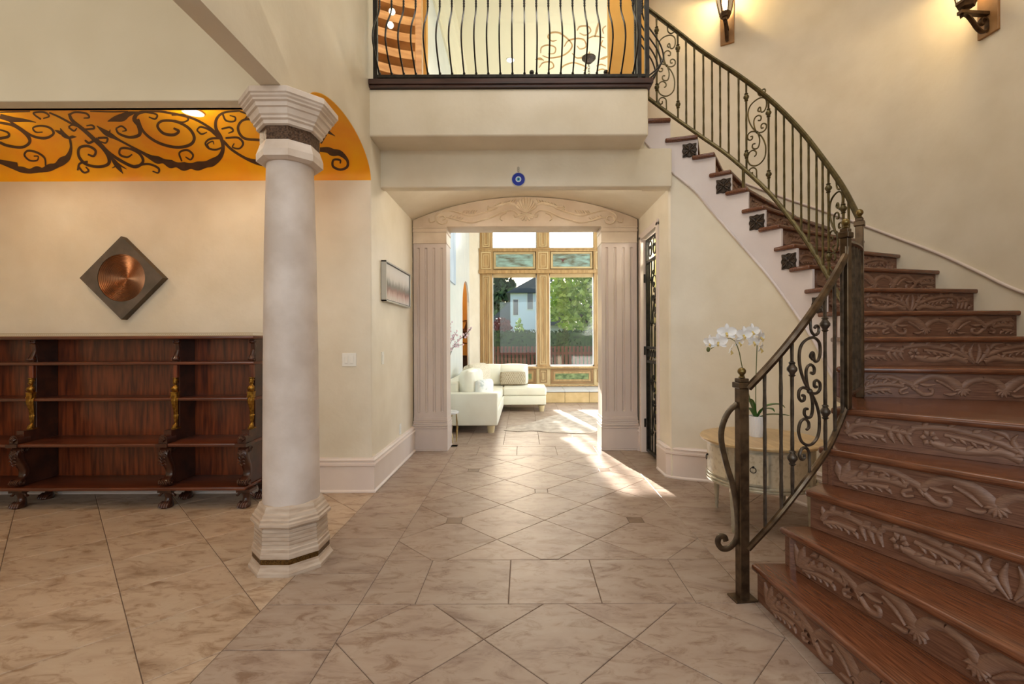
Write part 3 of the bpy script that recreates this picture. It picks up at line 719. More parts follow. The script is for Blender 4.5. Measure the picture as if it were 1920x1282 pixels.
# carved relief of the risers: local u along the riser, v up (metres), h outwards
def rel(u, v, h): return (u, -h, v)
def leaf(mb, u, v, ang, L, w_, bend=.0, hh=.010):
    a = math.radians(ang); p1 = (u + L * .5 * math.cos(a) - bend * math.sin(a), v + L * .5 * math.sin(a) + bend * math.cos(a)); p2 = (u + L * math.cos(a), v + L * math.sin(a))
    stroke(mb, [(u, v, w_ * .25), (*p1, w_), (*p2, .001)], rel, hh, n=4)
def frond(mb, pts, w_, nl, side, L, hh=.010):
    stroke(mb, [(*p, w_) for p in pts], rel, hh, n=5)
    cp = cat(pts, 12)
    for i in range(nl):
        q = int(len(cp) * (i + .5) / nl); p = cp[q]; p2 = cp[min(q + 2, len(cp) - 1)]; p1 = cp[max(q - 2, 0)]
        a = math.degrees(math.atan2(p2[1] - p1[1], p2[0] - p1[0]))
        leaf(mb, p[0], p[1], a + side * 38, L, L * .36, 0, hh)
def relief_a():
    m_ = MB()
    for fl in (1, -1):
        t = MB()
        frond(t, [(.06, .05), (.09, .088), (.16, .100), (.26, .085), (.33, .078)], .016, 5, 1, .045)
        frond(t, [(.07, .040), (.13, .055), (.22, .050)], .014, 5, -1, .036)
        for c in (.25, .285, .32): stroke(t, [(c + .012, .100, .003), (c - .006, .070, .017), (c + .014, .030, .003)], rel, .010, n=4)
        for i in range(6): leaf(t, .395 + .010 * math.cos(i * PI / 3), .070 + .010 * math.sin(i * PI / 3), i * 60, .026, .017)
        frond(t, [(.33, .105), (.44, .118), (.54, .105), (.62, .085), (.69, .055)], .018, 5, 1, .045)
        frond(t, [(.41, .050), (.48, .032), (.56, .034), (.64, .044), (.70, .020)], .022, 4, 1, .040)
        frond(t, [(.45, .088), (.52, .080), (.60, .066)], .012, 4, -1, .034)
        stroke(t, [(.60, .128, .004), (.645, .118, .016), (.665, .095, .004)], rel, .010, n=4)
        stroke(t, [(.74, .012, .006), (.70, .050, .018), (.675, .090, .014), (.69, .122, .003)], rel, .010, n=5)
        stroke(t, [(.745, .016, .006), (.722, .070, .016), (.735, .125, .003)], rel, .010, n=5)
        if fl == 1: m_.add(t.v, t.f)
        else: m_.add([(1.5 - p[0], p[1], p[2]) for p in t.v if True], t.f)
    return clipx(m_, .02, 1.30)
def relief_b():
    m_ = MB()
    for fl in (1, -1):
        t = MB()
        for a_ in (100, 65, 35, 10): leaf(t, .085, .030, a_, .085 + .02 * (a_ < 70), .026)
        frond(t, [(.10, .028), (.18, .058), (.27, .072), (.36, .062)], .018, 6, 1, .045)
        frond(t, [(.12, .020), (.20, .035), (.29, .040)], .014, 5, -1, .034)
        frond(t, [(.22, .112), (.30, .110), (.37, .085), (.43, .060)], .020, 3, -1, .04)
        stroke(t, [(.38, .055, .012), (.345, .040, .012), (.350, .022, .010), (.385, .030, .008)], rel, .010, n=5)
        stroke(t, [(.40, .060, .010), (.43, .085, .020), (.50, .120, .024), (.58, .108, .026), (.635, .066, .030), (.655, .045, .012)], rel, .010, n=6)
        stroke(t, [(.42, .050, .014), (.46, .020, .014), (.50, .024, .013), (.505, .046, .012), (.485, .050, .008)], rel, .010, n=5)
        stroke(t, [(.52, .10, .008), (.57, .075, .012), (.61, .045, .006)], rel, .010, n=4)
        for i in range(6): leaf(t, .655, .056, -165 + i * 30, .042, .015)
        for c in (.165, .205, .245): leaf(t, c, .100, 25, .05, .018)
        stroke(t, [(.44, .078, .006), (.475, .070, .014), (.52, .076, .004)], rel, .010, n=4)
        stroke(t, [(.56, .026, .004), (.60, .022, .012), (.625, .034, .004)], rel, .010, n=4)
        stroke(t, [(.655, .062, .024), (.69, .095, .022), (.75, .110, .018)], rel, .010, n=5)
        if fl == 1: m_.add(t.v, t.f)
        else: m_.add([(1.5 - p[0], p[1], p[2]) for p in t.v], t.f)
    return clipx(m_, .02, 1.30)
def clipx(m_, a, b):
    o2 = MB(); ok = [a <= p[0] <= b for p in m_.v]; idx = {}
    for f in m_.f:
        if all(ok[i] for i in f):
            for i in f:
                if i not in idx: idx[i] = len(o2.v); o2.v.append(m_.v[i])
            o2.f.append(tuple(idx[i] for i in f))
    return o2
def fat(f):
    global stroke
    keep = stroke
    def bold(mb_, pts, fn, h, w=None, n=6, flat=False): keep(mb_, [(p[0], .072 + (p[1] - .068) * 1.14, p[2] * 1.75) for p in pts], fn, h, w, n, flat)
    stroke = bold; r = f(); stroke = keep; return r
REL = [fat(relief_a).mesh('carved_relief', smooth=70), fat(relief_b).mesh('carved_relief', smooth=70)]
for k in range(1, 20):
    nb = perp_back(k) if k < 19 else Vector((-1, 0.02)).normalized()
    a, b = PI_[k] + nb * OV, QO[k] + nb * OV
    d = (b - a).normalized(); a = a + d * (.035 if k > 6 else .008)
    ang = math.atan2(d.y, d.x); L = (b - a).length - .004
    mw = Matrix.Translation((a.x, a.y, (k - 1) * RISE)) @ Matrix.Rotation(ang, 4, 'Z')
    z1 = RISE - TH - .0005
    ri = obj('riser', MB().box(0, L, 0, .02, .0005, z1).mesh('riser'), 'oak_riser', stair, mw=mw)
    if k < 18:
        m2 = mw @ Matrix.Translation((0.0, 0, .006))
        obj('carved_relief', REL[(k + 1) % 2 if k > 1 else 1], 'oak_carving', ri, mw=m2)

ic = inner_curve()                                   # (x, y, pitch z)
def offset_curve(pts, d):
    out = []
    for i, p in enumerate(pts):
        a, b = pts[max(i - 1, 0)], pts[min(i + 1, len(pts) - 1)]
        t = Vector((b[0] - a[0], b[1] - a[1])).normalized()
        out.append((p[0] + t.y * d, p[1] - t.x * d, p[2]))       # right of travel = away from the centre
    return out
def DROPF(z): return interp([0, 16.5 * RISE, 18 * RISE, 19 * RISE], [.58, .58, .50, .38], z)
st = offset_curve(ic, .034)
mb = MB(); mbw = MB(); n6 = 6
for k in range(1, 19):
    for j in range(n6):
        if k < 5 and j < 2 or k == 5 and j < 1: continue
        i = (k - 1) * n6 + j
        p, q = st[i], st[i + 1]; po, qo = offset_curve(ic, .055)[i], offset_curve(ic, .055)[i + 1]
        zt = k * RISE - TH
        za, zb_ = max(p[2] - DROPF(p[2]), 0.001), max(q[2] - DROPF(q[2]), 0.001)
        if zt - za < .01: continue
        (mb if k > 4 else mbw).add([(p[0], p[1], za), (q[0], q[1], zb_), (q[0], q[1], zt), (p[0], p[1], zt), (po[0], po[1], za), (qo[0], qo[1], zb_), (qo[0], qo[1], zt), (po[0], po[1], zt)],
               [(0, 1, 2, 3), (7, 6, 5, 4), (0, 4, 5, 1), (3, 2, 6, 7), (0, 3, 7, 4), (1, 5, 6, 2)])
strg = build(mb, 'stringer', 'stringer_paint', stair, smooth=40)
build(mbw, 'step_ends', 'oak_riser', stair)
strg['label'] = 'pale painted saw-toothed stringer'
ml = [(p[0], p[1], p[2] - DROPF(p[2])) for p in offset_curve(ic, .030) if p[2] - DROPF(p[2]) > .05]
build(MB().tube(ml, .011, n=6), 'stringer_moulding', 'stringer_paint', stair, smooth=60)
# bronze rosettes on the stringer below every other tread
ro = MB(); N = 8
for ring_r, hh in ((.072, 0.0), (.072, .012)): pass
out = []
for i in range(64):
    a = 2 * PI * i / 64; s_ = .064 / max(abs(math.cos(a)), abs(math.sin(a))) ** .8; out.append((s_ * (1 + .05 * math.cos(8 * a)) * math.cos(a), s_ * (1 + .05 * math.cos(8 * a)) * math.sin(a)))
ro.prism(out, 0, .010, lambda u, v, w_: (u, -w_, v))
def rr(u, v, h): return (u, -.010 - h, v)
for i in range(4):
    a = PI / 4 + i * PI / 2
    stroke(ro, [(.008 * math.cos(a), .008 * math.sin(a), .006), (.04 * math.cos(a), .04 * math.sin(a), .024), (.076 * math.cos(a), .076 * math.sin(a), .004)], rr, .010, n=4)
    for s_ in (-1, 1):
        stroke(ro, [(.012 * math.cos(a), .012 * math.sin(a), .004), (.038 * math.cos(a + s_ * .45), .038 * math.sin(a + s_ * .45), .010), (.056 * math.cos(a + s_ * .35), .056 * math.sin(a + s_ * .35), .010), (.062 * math.cos(a + s_ * .75), .062 * math.sin(a + s_ * .75), .003)], rr, .007, n=4)
ro.ball((0, -.012, 0), .014, 8, 6)
ROS = ro.mesh('rosette', smooth=50)
for k in (17, 15, 13, 11, 9, 7, 5):
    i = (k - 1) * n6 + (3 if k != 17 else 2); p = st[i]; q = st[i + 1]
    t = Vector((q[0] - p[0], q[1] - p[1])).normalized()
    ang = math.atan2(-t.y, -t.x)                      # u axis against the climb, -y axis towards the centre
    mw = Matrix.Translation((p[0], p[1], k * RISE - TH - .095)) @ Matrix.Rotation(ang, 4, 'Z')
    obj('rosette', ROS, 'rosette_bronze', strg, mw=mw)
# wall below the stair
wl = [(x, y, max(z - DROPF(z) + .005, .02)) for x, y, z in offset_curve(ic, .040)]
def wall_strip(name, pts, zlow):
    rings = []
    for i, p in enumerate(pts):
        a, b = pts[max(i - 1, 0)], pts[min(i + 1, len(pts) - 1)]
        t = Vector((b[0] - a[0], b[1] - a[1])).normalized(); e = (p[0] + t.y * .05, p[1] - t.x * .05)
        rings.append([(p[0], p[1], zlow), (e[0], e[1], zlow), (e[0], e[1], p[2]), (p[0], p[1], p[2])])
    return struct(build(MB().loft(rings), name, 'wall', smooth=35))
wp = [p for p in wl if (p[0] > XR or p[1] < 4.0) and p[2] > .03]
wall_strip('wall_under_stairs', wp + [(XR, 4.508, wp[-1][2] + .01)], 0)
wall_strip('wall_stair_head', [p for p in wl if p[0] <= XR + .02 and p[1] > 4.0], 2.77)
bpts = [(p[0], p[1]) for p in wp if p[2] > .32][:]
baseboard('baseboard_right', [(XR, GY0 - .05), (XR, 4.53), (XR + .05, 4.485)] + [p for p in reversed(bpts) if p[0] > XR + .1])
baseboard('baseboard_jamb', [(XR, YP), (XR, GY1 + .05)])
# skirt along the curved wall
sk_pts = []
for k in range(6, 20):
    sk_pts.append((*(CEN + (QO[k] - CEN).normalized() * (R_OUT - .012)), k * RISE + .14))
cs = cat(sk_pts, 5); mb = MB()
mb.loft([[(x, y, max(z - .36, 0)), (x, y, z), (CEN.x + (x - CEN.x) * 1.008, CEN.y + (y - CEN.y) * 1.008, z), (CEN.x + (x - CEN.x) * 1.008, CEN.y + (y - CEN.y) * 1.008, max(z - .36, 0))] for x, y, z in cs])
struct(build(mb, 'baseboard_stairs', 'wall', smooth=40))
mb = MB().tube([(CEN.x + (x - CEN.x) * .996, CEN.y + (y - CEN.y) * .996, z) for x, y, z in cs], .014, n=6, flat=(1.0, .9))
struct(build(mb, 'trim_stair_skirt', 'trim_paint', smooth=60))

# ------------------------------------------------------------------ railings
def baluster(a, b, parent, r=.0075, knuckles=(), m='iron', name='baluster'):
    a, b = Vector(a), Vector(b); mb_ = MB(); n = 14
    prof = []
    L = (b - a).length
    for i in range(n + 1): prof.append(a.lerp(b, i / n))
    mb_.tube(prof, [r * (1.0 + .10 * ((i * 7) % 3 - 1)) for i in range(n + 1)], n=6)
    for k in knuckles:
        c = a + (b - a).normalized() * k if k > 0 else b + (b - a).normalized() * k
        mb_.lathe([(r * 1.0, -.038), (r * 1.8, -.030), (r * 1.2, -.026), (r * 1.6, -.018), (r * 2.5, -.006), (r * 2.5, .006), (r * 1.6, .018), (r * 1.2, .026), (r * 1.8, .030), (r * 1.0, .038)], c, n=10)
    return build(mb_, name, m, parent, smooth=50)
# scroll panel traced from the photograph: x 680..825, y 160..970 in the crop
SCR = [[(758, 0), (758, 100), (759, 180), (764, 214), (786, 232), (810, 222), (814, 200), (800, 188), (786, 200)],
       [(772, 344), (758, 330), (768, 312), (778, 318), (784, 350), (806, 350), (822, 318), (818, 270), (786, 245), (740, 250), (700, 276), (684, 320), (690, 380), (715, 440), (750, 486), (785, 530), (808, 580), (816, 630), (808, 690), (775, 725), (735, 732), (695, 710), (678, 665), (690, 625), (718, 612), (742, 628), (744, 652), (730, 662)],
       [(800, 470), (784, 468), (784, 446), (802, 440), (820, 455), (818, 484), (790, 500), (752, 488), (734, 450), (728, 400), (740, 374), (764, 368), (782, 384), (778, 408), (760, 404)],
       [(702, 505), (716, 508), (714, 526), (696, 530), (680, 512), (684, 482), (712, 470), (750, 488), (768, 530), (770, 572), (758, 604), (734, 606), (716, 590), (720, 568), (738, 568)],
       [(748, 1130), (748, 950), (747, 800), (744, 762), (722, 742), (696, 748), (684, 772), (696, 794), (714, 788), (714, 772)]]
def scroll_panel(c0, c1, t, parent, m='iron', r=.0065, wd=.145, y0=0.0, y1=1130.0):
    """between the rail points c0 (bottom) and c1 (top); t = tangent of the rail in plan"""
    c0, c1, t = Vector(c0), Vector(c1), Vector((t[0], t[1], 0)).normalized()
    Ht = (c1 - c0).length; mb_ = MB(); sc_ = wd / 145.0
    # keep the scrolls round; only the straight stems stretch
    body = 640 * sc_; rest = max(Ht - body, .02)
    def fn(x, y):
        if y < 190: v = Ht - rest * .40 * y / 190
        elif y > 800: v = (rest * .60) * (1130 - y) / 330
        else: v = rest * .60 + (800 - y) / 610 * body
        return c0 + Vector((0, 0, v)) + t * ((x - 752) * sc_)
    # panel stays upright while the rail slopes
    for s_ in SCR:
        pts = [fn(x, y) for x, y in cat(s_, 5)]
        n_ = len(pts)
        mb_.tube(pts, r, n=6, flat=(1.0, 1.0))
    mb_.ball(fn(752, 488), r * 1.9, 8, 6)
    return build(mb_, 'scroll_panel', m, parent, smooth=60)
def post(p, z0, z1, parent, hw_=.026, ang=0.0, m='iron_rail', ball=.028, base=False, name='newel_post'):
    R_ = Matrix.Translation((p[0], p[1], 0)) @ Matrix.Rotation(ang, 4, 'Z')
    mb_ = MB().box(-hw_, hw_, -hw_, hw_, z0, z1 - .05).box(-hw_ * 1.35, hw_ * 1.35, -hw_ * 1.35, hw_ * 1.35, z1 - .05, z1 - .02).box(-hw_ * 1.0, hw_ * 1.0, -hw_ * 1.0, hw_ * 1.0, z1 - .02, z1)
    if base: mb_.box(-.06, .06, -.045, .045, z0 - .001, z0 + .009)
    me = mb_.mesh(name, bevel=.003, seg=1); o = obj(name, me, m, parent, mw=R_)
    fb = MB(); fb.lathe([(.012, 0), (.018, .004), (.010, .012), (.012, .016)], (0, 0, z1), n=14).ball((0, 0, z1 + .016 + ball * .9), ball, 14, 10)
    f = obj('finial', fb.mesh('finial', smooth=50), 'brass_dark', o, mw=R_)
    return o
mat('brass_dark', S(104, 86, 48), S(128, 108, 64), rough=0.3, metal=0.8, scale=20)
def rail_tube(pts, parent, name, w_=.022, h_=.016, m='iron_rail'):
    return build(MB().tube(pts, 1.0, n=8, flat=(h_, w_), rot=PI / 8), name, m, parent, smooth=30)

# lower flight
LP = cat([(1.116, 2.385), (1.20, 2.335), (1.29, 2.305), (1.41, 2.305), (1.53, 2.375), (1.62, 2.425), (1.703, 2.462)], 20)
LR = [x / y for x, y in LP]
def low_at(u):                                       # plan point of the lower rail at the image ratio u = x / y
    for i in range(len(LR) - 1):
        if LR[i] <= u <= LR[i + 1]:
            t = (u - LR[i]) / (LR[i + 1] - LR[i]); return Vector((lerp(LP[i][0], LP[i + 1][0], t), lerp(LP[i][1], LP[i + 1][1], t)))
    return Vector(LP[0]) if u < LR[0] else Vector(LP[-1])
def rail_from_pixels(pix, at, n=6):
    pts = []
    for px, py in cat(pix, n):
        u, v = uv(px, py); q = at(u); pts.append(Vector((q.x, q.y, H - v * q.y)))
    return pts
lowr = thing('stair_railing', 'wrought iron railing of the lower flight with scroll panel and floor newel', 'railing', (1.116, 2.385, 0))
ltop = rail_from_pixels([(1403, 727), (1440, 688), (1473, 650), (1511, 601), (1550, 543), (1581, 488), (1592, 463)], low_at)
lbot = rail_from_pixels([(1403, 1028), (1457, 969), (1511, 900), (1550, 845), (1573, 796), (1590, 752)], low_at)
rail_tube(ltop, lowr, 'handrail', .026, .020); rail_tube(lbot, lowr, 'bottom_rail', .016, .016)
def z_on(pts, q): 
    best = min(range(len(pts)), key=lambda i: (pts[i].x - q.x) ** 2 + (pts[i].y - q.y) ** 2); return pts[best].z
for px, kn in ((1433.5, 0), (1464, 0), (1485, 1), (1547, 1), (1565, 0), (1579, 0)):
    q = low_at(uv(px, 700)[0]); z0, z1 = z_on(lbot, q), z_on(ltop, q)
    baluster((q.x, q.y, z0), (q.x, q.y, z1), lowr, .0095, (.20, -.15) if kn else (), 'iron_gray')
q = low_at(uv(1518, 700)[0]); q2 = low_at(uv(1530, 700)[0]); q1 = low_at(uv(1506, 700)[0])
scroll_panel((q.x, q.y, z_on(lbot, q)), (q.x, q.y, z_on(ltop, q)), (q2 - q1), lowr, 'iron_gray', r=.0075, wd=.150)
N0 = Vector((1.116, 2.385)); N1 = Vector((1.703, 2.462)); N2 = Vector((2.125, 2.945))
post(N0, .0, 1.125, lowr, .025, .12, base=True, ball=.021)
post(N1, 5 * RISE, 1.905, lowr, .020, .5, ball=.020)
# decorative volute strap on the floor newel
vol = [(1382, 757), (1366, 772), (1354, 800), (1353, 830), (1362, 870), (1374, 910), (1381, 950), (1384, 985), (1381, 1010), (1368, 1026), (1354, 1028), (1346, 1018), (1349, 1006), (1358, 1006), (1361, 1014)]
mb = MB().tube([P(px, py, 2.385) for px, py in cat(vol, 6)], 1.0, n=6, flat=(.008, .016), up=Vector((0, 1, 0)))
build(mb, 'volute_strap', 'iron_rail', lowr, smooth=40)
# short guard between the two upper newels of the winder
g = cat([(N1.x, N1.y), (1.84, 2.60), (1.99, 2.77), (N2.x, N2.y)], 6)
rail_tube([(x, y, lerp(1.835, 1.885, i / (len(g) - 1))) for i, (x, y) in enumerate(g)], lowr, 'handrail', .022, .014)
rail_tube([(x, y, 1.03) for x, y in g], lowr, 'bottom_rail', .014, .012)
for i in range(3, len(g) - 2, 3):
    baluster((g[i][0], g[i][1], 1.03), (g[i][0], g[i][1], 1.86), lowr, .0095, (), 'iron_gray')
post(N2, 5 * RISE, 2.085, lowr, .021, .85, ball=.022)

# upper flight
def up_r(th): return interp([-27, 5, 100], [1.02, 1.115, 1.115], th)
def up_pt(th): return radial(th, up_r(th))
UT = [-26.5 + 124 * i / 248 for i in range(249)]; UR = [(lambda p: p.x / p.y)(up_pt(t)) for t in UT]
def up_at(u):
    for i in range(len(UR) - 1):
        if UR[i + 1] <= u <= UR[i]:
            t = (u - UR[i]) / (UR[i + 1] - UR[i]); return up_pt(lerp(UT[i], UT[i + 1], t))
    return up_pt(UT[0]) if u > UR[0] else up_pt(UT[-1])
uppr = thing('stair_railing', 'wrought iron railing curving up the upper flight to the balcony', 'railing', (2.125, 2.945, 6 * RISE))
utop = rail_from_pixels([(1207, 11), (1272, 61), (1322, 100), (1388, 144), (1446, 189), (1500, 243), (1542, 296), (1581, 352), (1611, 410)], up_at)
ubot = rail_from_pixels([(1209, 179), (1257, 215), (1315, 256), (1361, 288), (1411, 331), (1450, 370), (1488, 418), (1519, 462), (1550, 514), (1577, 562), (1600, 608)], up_at)
rail_tube(utop, uppr, 'handrail', .026, .018, 'iron'); rail_tube(ubot, uppr, 'bottom_rail', .016, .018, 'iron')
def plain(xs_): return [1180 + .3854 * x for x in xs_]
KN = plain([135, 238, 570, 678, 968, 1040])
for px in plain([95, 135, 238, 278, 318, 362, 404, 443, 484, 533, 570, 678, 714, 753, 795, 835, 872, 910, 940, 968, 1040, 1066]):
    q = up_at(uv(px, 300)[0]); z0, z1 = z_on(ubot, q), z_on(utop, q)
    baluster((q.x, q.y, z0), (q.x, q.y, z1), uppr, .0095, (.17, -.15) if any(abs(px - k) < 1 for k in KN) else ())
for px in plain([184, 622, 1004]):
    q = up_at(uv(px, 300)[0]); a_, b_2 = up_at(uv(px - 8, 300)[0]), up_at(uv(px + 8, 300)[0])
    scroll_panel((q.x, q.y, z_on(ubot, q)), (q.x, q.y, z_on(utop, q)), b_2 - a_, uppr, r=.0065, wd=.165)
q = up_at(uv(1394, 330)[0]); build(MB().tube([(q.x, q.y, 14 * RISE), (q.x, q.y, z_on(ubot, q))], .016, n=4), 'support_leg', 'iron', uppr)

# balcony railing with bellied balusters
balc = thing('balcony_railing', 'dark iron balcony railing with bellied balusters above the corridor', 'railing', (0, 4.12, ZF))
yb, zr0, zr1 = 4.070, ZF + .03, ZF + 1.0
BELLY = [(0, 0), (.03, .035), (.115, .10), (.178, .18), (.185, .25), (.15, .35), (.075, .46), (.018, .55), (0, .62), (0, .74), (0, .86), (0, .97)]
def belly(x, y, dx, dy):
    pts = cat([(x + dx * a, y + dy * a, zr0 + b) for a, b in BELLY], 3)
    mb_ = MB().tube(pts, .0075, n=6)
    mb_.lathe([(.008, .0), (.012, .01), (.008, .02)], (x, y, zr0 + .012), n=8)
    for i in range(6): mb_.lathe([(.0075, 0), (.0105, .010), (.0075, .020)], (x, y, zr0 + .60 + i * .022), n=6)
    build(mb_, 'baluster', 'iron_dark', balc, smooth=50)
xa, xb = P(712, 143, yb).x, P(1187, 143, yb).x
nb_ = 22
for i in range(nb_): belly(lerp(xa, xb, i / (nb_ - 1)), yb, 0, -1)
for i in range(1, 5): belly(1.075, yb + .012 + .085 * i, 1, 0)
pr = Vector((1.075, yb))
build(MB().box(xa - .04, 1.085, yb - .012, yb + .012, ZF + .012, ZF + .04).box(1.063, 1.087, yb, 4.52, ZF + .012, ZF + .04), 'bottom_rail', 'iron_dark', balc, bevel=.002, seg=1)
build(MB().box(xa - .04, 1.095, yb - .02, yb + .02, zr1, zr1 + .03).box(1.055, 1.095, yb, 4.52, zr1, zr1 + .03), 'handrail', 'iron_dark', balc, bevel=.004, seg=1)
for x in (xa - .035, 1.02, 1.088):
    build(MB().box(x - .018, x + .018, yb - .018, yb + .018, ZF, zr1 + .02), 'rail_post', 'iron_dark', balc, bevel=.002, seg=1)
post((1.115, 4.54), ZF, 4.64, balc, .022, 0, 'iron_dark', name='rail_post')
# railing at the living-room side of the landing, only its post tops reach into view
far = thing('landing_railing', 'far dark iron landing railing whose post tops show behind the balcony', 'railing', (0, 5.75, ZF))
yf = 5.75
for px in (997, 1136):
    q = P(px, 140, yf)
    mb = MB().box(q.x - .02, q.x + .02, yf - .02, yf + .02, ZF, 4.60).ball((q.x, yf, 4.625), .03, 12, 8)
    build(mb, 'rail_post', 'iron_dark', far)
build(box_mesh(-1.17, 1.04, yf - .018, yf + .018, 4.52, 4.555), 'handrail', 'iron_dark', far, bevel=.004, seg=1)
for i in range(18):
    x = lerp(-1.12, 1.0, i / 17); build(MB().tube([(x, yf, ZF), (x, yf, 4.53)], .007, n=5), 'baluster', 'iron_dark', far)
# ------------------------------------------------------------------ bookcase
BX0, BX1 = -4.69, -2.215
YBK = YB - .045                                        # back against the wall
bk = thing('bookcase', 'long low mahogany open bookcase with gilded figures and lion paw feet', 'bookcase', ((BX0 + BX1) / 2, 3.9, 0))
YT, YL = 3.83, 3.70                                   # front of the upper and of the lower tier
build(box_mesh(BX0 + .02, BX1 - .02, YBK - .02, YBK, .17, 1.345), 'back_panel', 'mahogany', bk)
build(MB().box(BX0 - .012, BX1 + .012, YT - .02, YBK + .005, 1.345, 1.372), 'top', 'shelf_wood', bk, bevel=.008, seg=2, smooth=40)
for z, y0 in ((1.148, YT - .008), (.852, YT + .0), (.505, YL - .01), (.158, YL - .01)):
    build(MB().box(BX0 - .006, BX1 + .006, y0, YBK - .002, z - .013, z + .013), 'shelf', 'shelf_wood', bk, bevel=.006, seg=2, smooth=40)
ups = [BX0 + .02, -4.045, -2.86, BX1 - .02]
for x in ups:
    poly = [(YL + .06, .172), (YBK - .02, .172), (YBK - .02, 1.345), (YT + .015, 1.345), (YT + .04, 1.161), (YT + .03, 1.161), (YT + .03, .61), (YT - .02, .60), (YL + .05, .56), (YL + .05, .50), (YL + .03, .49), (YL + .06, .40), (YL + .09, .30), (YL + .09, .24), (YL + .04, .20)]
    build(MB().prism(poly, x - .016, x + .016, lambda u, v, w_: (w_, u, v)), 'upright', 'mahogany_dark', bk, bevel=.003, seg=1)
# brass gallery
mb = MB()
for y in (YT - .005, YBK - .01):
    if y == YT - .005: pass
for z in (1.374, 1.396): mb.box(BX0 + .0, BX1 - .0, YT - .007, YT - .004, z - .0012, z + .0012).box(BX1 - .003, BX1, YT - .005, YBK, z - .0012, z + .0012)
n = 150
for i in range(n):
    x = lerp(BX0, BX1, i / n); x2 = lerp(BX0, BX1, (i + 1) / n)
    for z0, z1 in ((1.374, 1.396), (1.396, 1.374)):
        mb.add([(x, YT - .0065, z0 - .0014), (x2, YT - .0065, z1 - .0014), (x2, YT - .0065, z1 + .0014), (x, YT - .0065, z0 + .0014)], [(0, 1, 2, 3)])
ga = build(mb, 'gallery_rail', 'brass', bk); ga['label'] = 'pierced brass gallery along the top edge'
# repeated ornaments, built once and placed at each upright
def sweep(mb, path, widths, depths):                  # upright swept member: path of (y, z), half width x, half depth y
    rings = []
    for (y, z), w_, d_ in zip(path, widths, depths):
        rings.append([(w_ * math.cos(2 * PI * j / 12), y + d_ * math.sin(2 * PI * j / 12), z) for j in range(12)])
    mb.loft(rings)
fig = MB()                                            # gilded herm figure, base at z = 0, height .41
fig.box(-.024, .024, -.02, .02, 0, .010)
fig.loft([[(.020 * math.cos(a), -.012 + .026 * math.sin(a), .012) for a in [2 * PI * j / 10 for j in range(10)]], [(.018 * math.cos(a), -.008 + .020 * math.sin(a), .03) for a in [2 * PI * j / 10 for j in range(10)]], [(.010 * math.cos(a), .0 + .010 * math.sin(a), .05) for a in [2 * PI * j / 10 for j in range(10)]]])
c9 = cat([(.0, .05, .011, .011), (-.002, .075, .015, .012), (-.004, .100, .018, .014), (-.001, .112, .020, .016), (-.002, .118, .016, .013), (-.006, .16, .018, .015), (-.014, .20, .023, .019), (-.018, .235, .027, .021), (-.012, .255, .024, .018)], 4)
rings = []
for y, z, w_, d_ in c9:
    rings.append([((w_ * (1 + .10 * math.cos(6 * a))) * math.cos(a), y + (d_ * (1 + .10 * math.cos(6 * a))) * math.sin(a), z) for a in [2 * PI * j / 24 for j in range(24)]])
fig.loft(rings)
fig.box(-.026, .026, -.030, .012, .255, .264).box(-.024, .024, -.026, .010, .264, .296).box(-.027, .027, -.030, .012, .296, .302)
sweep(fig, [(-.008, .302), (-.012, .315), (-.016, .33), (-.010, .345), (-.004, .355), (-.004, .362)], [.022, .027, .029, .026, .014, .010], [.016, .020, .022, .018, .012, .010])
fig.ball((0, -.008, .380), .0175, 12, 10, 1.25)
fig.lathe([(.019, .392), (.021, .400), (.015, .408), (.022, .412), (.022, .418)], (0, -.004, 0), n=12)
fig.box(-.004, .004, -.030, -.020, .372, .380)
FIG = fig.mesh('gilded_figure', smooth=50)
cons = MB()                                           # lower carved console scroll, z .172 .. .49
cp = cat([(.030, .172, .030, .024), (-.002, .190, .034, .030), (-.012, .205, .035, .030), (.004, .226, .033, .022), (.036, .25, .030, .020), (.042, .29, .030, .022), (.022, .34, .034, .026), (-.006, .39, .037, .030), (-.016, .43, .038, .030), (-.004, .465, .037, .026), (.012, .488, .034, .02)], 5)
cons.loft([[(w_ * (max(-1, min(1, 1.3 * math.cos(a)))), y + d_ * math.sin(a), z) for a in [2 * PI * j / 16 for j in range(16)]] for y, z, w_, d_ in cp])
for x in (-.039, .039):                               # volutes on the sides
    for cz, cy_, r_ in ((.205, -.008, .026), (.462, .012, .030)):
        pts = [(x, cy_ + r_ * (1 - t * .75) * math.cos(t * 4 * PI), cz + r_ * (1 - t * .75) * math.sin(t * 4 * PI)) for t in [i / 28 for i in range(29)]]
        cons.tube(pts, .005, n=5)
def cf(u, v, h): return (u, -.044 + (v - .40) ** 2 * 3.2 - h, v)
for i in range(5):
    z = .34 + i * .026
    for s_ in (-1, 1): stroke(cons, [(0, z, .004), (s_ * .016, z + .018, .012), (s_ * .030, z + .012, .002)], cf, .007, n=4)
for i in range(5): cons.tube([(-.028 + .014 * i, -.030, .186), (-.028 + .014 * i, -.044, .204), (-.028 + .014 * i, -.030, .222)], .006, n=5)
CON = cons.mesh('console_scroll', smooth=50)
shell = MB().box(-.045, .045, -.02, .10, .49, .518)
shell.prism([(.034 * math.cos(PI * i / 14), .545 + .04 * math.sin(PI * i / 14)) for i in range(15)] + [(-.034, .518), (.034, .518)], .0, .10, lambda u, v, w_: (u, w_, v))
for i in range(7):
    a = math.radians(20 + i * 23.3)
    shell.tube([(0, -.004, .528), (.016 * math.cos(a), -.012, .545 + .014 * math.sin(a)), (.027 * math.cos(a), -.004, .545 + .028 * math.sin(a))], [.003, .007, .003], n=5)
shell.box(-.03, .03, .05, .14, .56, .612)
SHL = shell.mesh('shell_block', bevel=.0, smooth=40)
